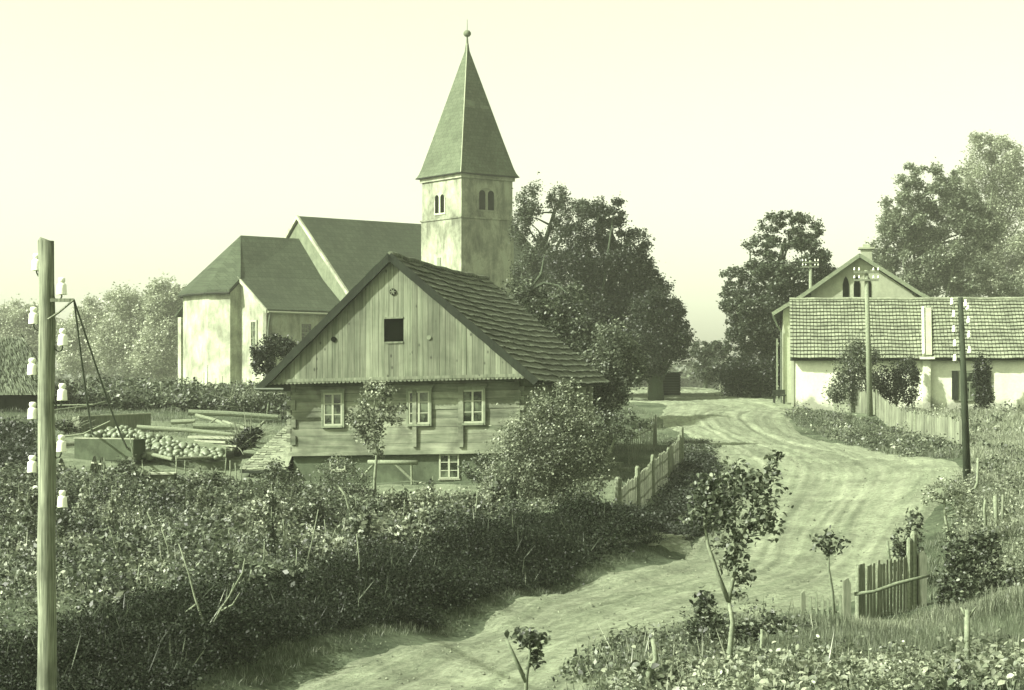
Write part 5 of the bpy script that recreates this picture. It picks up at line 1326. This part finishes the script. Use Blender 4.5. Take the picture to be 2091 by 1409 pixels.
# board bin in the hedge
bb = W(333, 1022, 54.5); bb.z = gz(bb.x, bb.y)
bn = thing('board_bin', 'tapering wooden board bin standing in the garden hedge', 'bin', bb)
mb = MB(); tw = .40; zt = W(0, 968, 54.5).z
for sgn in (1,):
    a = [Vector((bb.x - .27, bb.y - .2, bb.z - .1)), Vector((bb.x + .27, bb.y - .2, bb.z - .1)), Vector((bb.x + .27, bb.y + .3, bb.z - .1)), Vector((bb.x - .27, bb.y + .3, bb.z - .1))]
    t_ = [Vector((bb.x - tw, bb.y - .3, zt)), Vector((bb.x + .34, bb.y - .3, zt)), Vector((bb.x + .34, bb.y + .35, zt)), Vector((bb.x - tw, bb.y + .35, zt))]
    mb.add(a + t_, [(3, 2, 1, 0), (0, 1, 5, 4), (1, 2, 6, 5), (2, 3, 7, 6), (3, 0, 4, 7)])
mb.build('sides', M['wood'], bn)
mb = MB(); mb.obox(Vector((bb.x - .03, bb.y + .02, zt + .02)), Vector((1, 0, 0)), Vector((0, 1, 0)), Vector((0, 0, 1)), .41, .38, .02); mb.build('lid', M['palewood'], bn)
# sheaves
for i, (x, y0, y1) in enumerate(((125, 935, 975), (193, 930, 980), (208, 933, 965))):
    Y = 57; b = W(x, y1 + 10, Y); b.z = gz(b.x, b.y); t = W(x - 3, y0, Y); hh = t.z - b.z
    rt = thing('stalk_sheaf', ['leaning dark sheaf of stalks just right of the near pole', 'tallest dark sheaf of stalks beside the hedge', 'small dark sheaf of stalks right of the tallest one'][i], 'sheaf', b, 'sheaves along the garden hedge')
    n = 260; a0 = RNG.random(n) * 6.28; rr = RNG.random(n) ** .5 * .26; D = np.stack([-np.cos(a0) * rr * .9, -np.sin(a0) * rr * .9, np.ones(n) * hh], 1)
    C = np.stack([b.x + np.cos(a0) * rr, b.y + np.sin(a0) * rr, np.full(n, b.z)], 1) + D * .5
    leaves_obj('stalks', C, np.linalg.norm(D, axis=1), M['thatch'], rt, D=D, aspect=.05)
    mb = MB(); mb.tube([b + Vector((0, 0, hh * .72)), b + Vector((0, 0, hh * .78))], .1, 8); mb.build('binding', M['straw'], rt)

# ================================================================== STAKES, BARE SAPLINGS
def stake(label, pts, Y, r=.02, mat='wood', name='garden_stake', cat='stake', grp=None, r2=None, fork=None):
    P = [W(px, py, Y) for px, py in pts]; b = Vector((P[0].x, P[0].y, min(P[0].z, gz(P[0].x, P[0].y) - .05)))
    P = [b] + P[1:] if P[0].z > b.z + .3 else [b] + P[1:]
    mb = MB(); mb.tube(P, list(np.linspace(r, r2 or r * .6, len(P))), 6)
    for f_ in fork or []:
        q1 = [W(px, py, Y) for px, py in f_]; mb.tube(q1, list(np.linspace(r * .7, r * .25, len(q1))), 5)
    o = mb.build(name, M[mat], None, origin=b, smooth=True); return tag(o, label, cat, grp)
bs = 'bare saplings in the garden'
stake('bare leaning sapling with forked branches at the foot of the bank', [(465, 1395), (440, 1330), (415, 1270), (398, 1220), (385, 1170), (365, 1110)], 31.5, .035, 'palebark', 'bare_sapling', 'sapling', bs, .01,
      [[(425, 1295), (450, 1245), (470, 1215), (478, 1190)], [(452, 1247), (475, 1235), (490, 1210)], [(415, 1272), (385, 1275)], [(400, 1235), (378, 1250)], [(425, 1297), (400, 1305)], [(470, 1215), (495, 1170), (500, 1140)]])
stake('bare two stemmed sapling in the left of the garden', [(240, 1215), (242, 1170), (243, 1130), (232, 1105), (222, 1075)], 39, .028, 'palebark', 'bare_sapling', 'sapling', bs, .01, [[(243, 1130), (252, 1110), (257, 1080)], [(240, 1130), (240, 1085)], [(238, 1200), (248, 1150), (243, 1130)]])
stake('pale curved bare trunk rising from the garden below the left windows', [(725, 1120), (718, 1060), (705, 1010), (692, 995)], 50, .05, 'palebark', 'bare_sapling', 'sapling', bs, .025)
stake('thick pale leafless stump in the near foreground by the road', [(1312, 1409), (1325, 1375), (1340, 1345), (1333, 1305)], 25.5, .055, 'palebark', 'tree_stump', 'stump', None, .035)
stake('pale forked stake with two prongs at the bottom right', [(1973, 1409), (1975, 1320), (1975, 1245)], 26, .045, 'palebark', cat='stake', r2=.04, fork=[[(1975, 1262), (1962, 1240)], [(1975, 1262), (1993, 1240)]])
stake('short forked pale stake beside the two pronged stake', [(1998, 1409), (2003, 1340)], 25.5, .035, 'palebark', r2=.035, fork=[[(2000, 1370), (2014, 1335)]])
stake('thin pale stake beside the foreground apple tree', [(1553, 1385), (1556, 1285)], 27, .03, 'palebark', r2=.024)
stake('tall stripped stem standing in the leaning sapling', [(1985, 1000), (1996, 985), (1997, 935)], 54, .05, 'palebark', r2=.04)
stake('short bent pale stake on the right slope', [(2015, 1055), (2010, 1040), (2012, 1020)], 46, .05, 'palebark')
stake('pale stake on the right slope left of a dark one', [(2036, 1060), (2032, 1012)], 46, .06, 'palebark', r2=.055)
stake('thin dark stake on the right slope', [(2046, 1058), (2048, 1010)], 46, .035, 'wood', r2=.035)
stake('grey post in the weeds at the right edge', [(2036, 1175), (2034, 1120)], 41, .07, 'wood', r2=.065)
stake('mossy stump shoot left of the picket panel top', [(1838, 1140), (1834, 1110), (1828, 1085)], 42, .04, 'bark', r2=.04)
stake('dark stump shoot behind the picket panel', [(1866, 1150), (1862, 1120), (1868, 1080)], 42, .04, 'darkbark', r2=.03)
stake('low stump shoot behind the picket panel', [(1822, 1160), (1815, 1130), (1812, 1105)], 42, .035, 'bark', r2=.03)
hs = 'stakes standing out of the garden hedge'
for (x0, y0, x1, y1, dk) in ((210, 990, 213, 935, 1), (285, 975, 265, 890, 1), (270, 1000, 262, 950, 1), (300, 985, 290, 940, 1), (360, 980, 360, 930, 0), (375, 985, 378, 940, 1), (395, 975, 410, 950, 1), (455, 975, 462, 935, 1), (470, 985, 470, 940, 0), (487, 980, 480, 945, 1), (492, 985, 493, 950, 1),
                             (440, 975, 432, 955, 1), (520, 1060, 524, 990, 0), (1015, 1010, 1022, 960, 0), (975, 1030, 978, 985, 0), (985, 1035, 982, 985, 0), (810, 1010, 800, 990, 1), (890, 1010, 882, 1000, 1), (905, 1015, 898, 1000, 1)):
    stake('dark rough stake sticking out of the garden hedge' if dk else 'pale rough stake sticking out of the garden hedge', [(x0, y0 + 40), (x1, y1)], 54.6, .028, 'bark' if dk else 'palebark', grp=hs)
ms = 'thin bean stakes in the garden'
for (x0, y0, x1, y1) in ((622, 1165, 650, 1040), (580, 1150, 578, 1060), (600, 1190, 606, 1120), (145, 1120, 150, 1085), (285, 1070, 283, 1040), (325, 1110, 300, 1045), (350, 1150, 330, 1080), (275, 1210, 285, 1150), (120, 1090, 128, 1060), (535, 1160, 540, 1105), (735, 1190, 728, 1090),
                         (470, 1120, 466, 1080), (665, 1110, 662, 1060), (415, 1175, 418, 1130), (310, 1200, 300, 1170), (820, 1070, 826, 1020), (855, 1065, 850, 1015), (965, 1080, 975, 1000), (190, 1180, 188, 1120), (545, 1200, 552, 1165)):
    Yk = G(x0, y0).y; stake('thin pale bean stake standing among the garden plants', [(x0, y0 + 8), ((x0 + x1) / 2 + 2, (y0 + y1) / 2), (x1, y1)], min(Yk, 52), .018, 'palebark', grp=ms)
cs_ = 'stakes along the church hedge'
for (x0, y1) in ((378, 790), (392, 775), (400, 770), (415, 760), (422, 745), (440, 772), (452, 768), (470, 770), (485, 775), (505, 772), (520, 780), (160, 780), (180, 778), (210, 775), (240, 778), (300, 785), (330, 780), (350, 785)):
    stake('thin stake standing up from the hedge before the church', [(x0, 812), (x0 + random.uniform(-3, 3), y1)], 84, .03, 'bark', grp=cs_)

# ================================================================== FENCES
def picket_fence(name, label, path, h, gap=.13, pw=.07, mat='wood', post_every=2.4, rails=(.3, .75), posts=None, jit=.05, pointed=True, rail_mat='wood', lean=0, rails_back=True):
    """path: list of ground points"""
    P = [Vector(p) for p in path]; rt = thing(name, label, 'fence', P[0])
    seg = [(P[i + 1] - P[i]).length for i in range(len(P) - 1)]; tot = sum(seg)
    def at(d):
        for i, s_ in enumerate(seg):
            if d <= s_ or i == len(seg) - 1:
                p = P[i].lerp(P[i + 1], d / s_); t = (P[i + 1] - P[i]).normalized(); p.z = gz(p.x, p.y); return p, Vector((t.x, t.y, 0)).normalized()
            d -= s_
    d = 0; k = 0; npk = tot / gap; mrg = None if npk <= 95 else MB()
    while d < tot:
        p, t = at(d); n_ = Vector((-t.y, t.x, 0)); mb = mrg or MB(); hh = h * random.uniform(1 - jit, 1 + jit); ww = pw / 2 * random.uniform(.8, 1.1)
        ln = random.uniform(-.02, .02) + lean
        a, b_ = p - t * ww - Vector((0, 0, .05)), p + t * ww - Vector((0, 0, .05)); up = Vector((t.x * ln, t.y * ln, 1)) * hh; tip = Vector((0, 0, pw * .5 if pointed else .005))
        mb.poly([a, b_, b_ + up, (a + b_) / 2 + up + tip, a + up], n_ * .02)
        if mrg is None: mb.build('picket', M[mat], rt)
        d += gap * random.uniform(.92, 1.08); k += 1
    if mrg is not None: mrg.build('picket', M[mat], rt)['kind'] = 'stuff'
    for z in rails:
        mb = MB(); m = max(2, int(tot / .8)); pts = []
        for i in range(m + 1):
            p, t = at(tot * i / m); pts.append(p + Vector((-t.y, t.x, 0)) * .045 + Vector((0, 0, h * z)))
        mb.tube(pts, .025, 5); mb.build('rail', M[rail_mat], rt)
    for dd, hh, r in posts or []:
        p, t = at(dd); mb = MB(); mb.tube([p - Vector((0, 0, .2)), p + Vector((0, 0, hh * .5)), p + Vector((0, 0, hh - .06)), p + Vector((0, 0, hh))], [r * 1.1, r, r * .92, r * .5], 8); mb.build('post', M['palebark'], rt)
    return rt
A_, B_ = W(1262, 1068, 54), W(1392, 950, 64.5)
LL = (B_ - A_).length
picket_fence('picket_fence', 'pale sagging picket fence beside the log house gate with thick round posts', [A_, A_.lerp(B_, .5), B_], 1.12, .105, .075, 'picket', posts=[(0, 1.45, .11), (LL * .27, 1.4, .085), (LL * .5, 1.3, .07), (LL * .76, 1.15, .06), (LL * .96, 1.25, .07), (LL, 1.5, .075)])
picket_fence('picket_fence', 'long leaning picket fence along the verge before the farmhouse', [W(1705, 846, 96), W(1790, 862, 88), W(1880, 885, 79), W(1965, 915, 70)], 1.15, .16, .12, 'picket', posts=[(0, 1.3, .07), (8, 1.25, .07), (16, 1.25, .07)], jit=.08, pointed=False)
picket_fence('wattle_panel', 'tall close set picket panel tied with a crooked pole in the right foreground', [W(1752, 1270, 38), W(1830, 1270, 38.4), W(1893, 1268, 38.8)], 1.15, .083, .058, 'picket', rails=(), posts=[(.0, 1.15, .055), (1.42, 1.6, .075), (1.3, 1.5, .06)], jit=.05, pointed=False)
wp_ = thing('tie_pole', 'crooked round pole tied across the close picket panel', 'pole', W(1745, 1215, 37.8))
mb = MB(); mb.tube([W(1745, 1213, 37.7), W(1785, 1208, 37.7), W(1830, 1192, 37.8), W(1865, 1183, 37.9), W(1898, 1175, 38.0)], [.04, .035, .04, .035, .03], 8); mb.build('shaft', M['bark'], wp_, smooth=True)
def gpost(label, px, py0, py1, Y, w_, mat='wood'):
    b = W(px, py0, Y); b.z = gz(b.x, b.y); t = W(px - 2, py1, Y); mb = MB(); h = t.z - b.z
    mb.poly([b + Vector((-w_, 0, -.2)), b + Vector((w_, 0, -.2)), b + Vector((w_, 0, h - .12)), b + Vector((w_ * .3, 0, h)), b + Vector((-w_, 0, h - .06))], Vector((0, .12, 0)))
    tag(mb.build('gate_post', M[mat], None, origin=b), label, 'post')
gpost('stout square gate post between the small gate and the picket panel', 1730, 1270, 1180, 37.6, .075)
gpost('thin gate post at the left of the small wicket gate', 1641, 1258, 1206, 38.5, .045)
gpost('broad dark post behind the right end of the picket panel', 1884, 1265, 1125, 38.6, .09)
gt = picket_fence('wicket_gate', 'small arched wicket gate of short pointed pickets in the right foreground', [W(1654, 1256, 38.3), W(1722, 1258, 38)], .52, .125, .06, 'bark', rails=(.35,), jit=.14)  # dark bark tone puts the pickets' shadow side into their colour
gt['category'] = 'gate'
picket_fence('stake_fence', 'curved fence of thin leaning stakes above the house steps', [W(1285, 935, 68), W(1310, 935, 70), W(1335, 925, 73), W(1342, 905, 78)], 1.15, .34, .05, 'wood', rails=(.7,), jit=.15, lean=-.15)
picket_fence('garden_rail', 'little broken rail fence under the fruit bush', [W(975, 1035, 53.5), W(1035, 1030, 53.5)], .55, .12, .04, 'wood', rails=(.7,), jit=.2)
# steps
st = thing('stone_steps', 'broad pale stone steps beside the porch of the log house', 'steps', W(1240, 960, 65))
s0 = W(1190, 962, 65); s0.z = gz(s0.x + .8, s0.y)
for k in range(3):
    mb = MB(); a = s0 + Vector((0 - k * .05, k * .35, k * .17 - .05)); mb.obox(a + Vector((.9 - k * .2, .5, .09)), H.u, H.v, Vector((0, 0, 1)), .95 - .2 * k, .55 - .0 * k, .085); mb.build('step', M['concrete'], st)
# culvert planks
for i, (x0, y0, x1, y1) in enumerate(((1225, 1122, 1310, 1108), (1290, 1112, 1370, 1100), (1330, 1118, 1400, 1104), (1300, 1108, 1350, 1098), (1345, 1108, 1405, 1100))):
    a, b_ = G(x0, y0), G(x1, y1); d = (b_ - a); L = d.length; d.normalize(); v = Vector((-d.y, d.x, 0)).normalized(); mb = MB(); mb.obox((a + b_) / 2 + Vector((0, 0, .07)), d, v, d.cross(v), L / 2, .09, .03)
    tag(mb.build('culvert_plank', M['palewood'], None, origin=(a + b_) / 2), ['leftmost flat plank of the ditch crossing by the gate post', 'long plank in the middle of the ditch crossing', 'nearest plank at the road end of the ditch crossing', 'short plank at the back of the ditch crossing', 'rearmost right plank of the ditch crossing'][i], 'plank', 'planks over the roadside ditch')
# dark slatted shed at the road end
sb = GY(1365, 118)
sh = thing('slatted_shed', 'dark slatted wooden shed under the trees at the far end of the road', 'shed', sb)
x0, x1 = W(1334, 800, 118).x, W(1390, 800, 118).x; z1 = W(0, 763, 118).z
mb = MB(); mb.obox(Vector(((x0 + x1) / 2, 119.2, (sb.z + z1) / 2)), Vector((1, 0, 0)), Vector((0, 1, 0)), Vector((0, 0, 1)), (x1 - x0) / 2 - .03, 1.1, (z1 - sb.z) / 2); mb.build('wall', M['dark'], sh)
mb = MB(); z = sb.z + .05
while z < z1 - .05: mb.obox(Vector(((x0 + x1) / 2, 118.05, z)), Vector((1, 0, 0)), Vector((0, 1, 0)), Vector((0, 0, 1)), (x1 - x0) / 2, .02, .05); z += .16
mb.build('slats', M['darkwood'], sh)
mb = MB(); mb.obox(Vector(((x0 + x1) / 2, 119.1, z1 + .04)), Vector((1, 0, .02)).normalized(), Vector((0, 1, 0)), Vector((0, 0, 1)), (x1 - x0) / 2 + .12, 1.3, .04); mb.build('roof', M['darkwood'], sh)
gpost('whitewashed gate pillar left of the dark slatted shed', 1327, 802, 765, 117, .14, 'white_wall')
gpost('small pale pillar at the far end of the road', 1472, 800, 780, 130, .12, 'farm_gable')
# bench by the corner
bc = GY(1591, 102)
bt = thing('corner_bench', 'small dark wooden bench at the corner of the gabled house', 'bench', bc)
mb = MB(); mb.obox(bc + Vector((0, 0, .5)), Vector((1, 0, 0)), Vector((0, 1, 0)), Vector((0, 0, 1)), .36, .2, .05); mb.build('seat', M['darkwood'], bt)
mb = MB(); mb.obox(bc + Vector((.02, .2, .68)), Vector((1, 0, 0)), Vector((0, 1, 0)), Vector((0, 0, 1)), .34, .03, .12); mb.build('backrest', M['darkwood'], bt)
for dx in (-.27, .27):
    for dy in (-.14, .14): mb = MB(); mb.obox(bc + Vector((dx, dy, .2)), Vector((1, 0, 0)), Vector((0, 1, 0)), Vector((0, 0, 1)), .035, .035, .26); mb.build('leg', M['darkwood'], bt)

# ================================================================== HAZE
mb = MB(); mb.obox(Vector((0, 270, 17)), Vector((1, 0, 0)), Vector((0, 1, 0)), Vector((0, 0, 1)), 620, 400, 19.5)
hz = bpy.data.materials.new('haze_air'); hz.use_nodes = True; t = hz.node_tree; t.nodes.remove(t.nodes['Principled BSDF'])
pvn = t.nodes.new('ShaderNodeVolumePrincipled'); pvn.inputs['Color'].default_value = (.95, 1, .82, 1); pvn.inputs['Density'].default_value = .0004; pvn.inputs['Anisotropy'].default_value = .2
t.links.new(pvn.outputs[0], t.nodes['Material Output'].inputs['Volume'])
o = mb.build('haze', hz); o['kind'] = 'stuff'

# ================================================================== STONES ON THE ROAD
def stones(name, label, poly, n, smin, smax, mat):
    p = scatter(poly, n); z = hgrid(p[:, 0], p[:, 1]); V = []; Fc = []
    base = np.array([(1, 0, 0), (0, 1, 0), (-1, 0, 0), (0, -1, 0), (0, 0, .8), (0, 0, -.5)], float); fc = np.array([(0, 1, 4), (1, 2, 4), (2, 3, 4), (3, 0, 4), (1, 0, 5), (2, 1, 5), (3, 2, 5), (0, 3, 5)])
    s_ = smin + (smax - smin) * RNG.random(n) ** 4
    vv = base[None] * RNG.uniform(.6, 1.2, (n, 6, 3)) * s_[:, None, None] + np.stack([p[:, 0], p[:, 1], z + .055], 1)[:, None]
    me = bpy.data.meshes.new(name); me.from_pydata(vv.reshape(-1, 3).tolist(), [], (fc[None] + (np.arange(n) * 6)[:, None, None]).reshape(-1, 3).tolist()); me.materials.append(M[mat])
    o = bpy.data.objects.new(name, me); link(o); tag(o, label, 'stones', kind='stuff')
rp_ = [p[0] for p in road_pairs[:11]] + [p[1] for p in road_pairs[:11]][::-1]
stones('loose_stones', 'loose gravel and small stones lying on the dirt road', rp_, 9000, .008, .045, 'road_stone')
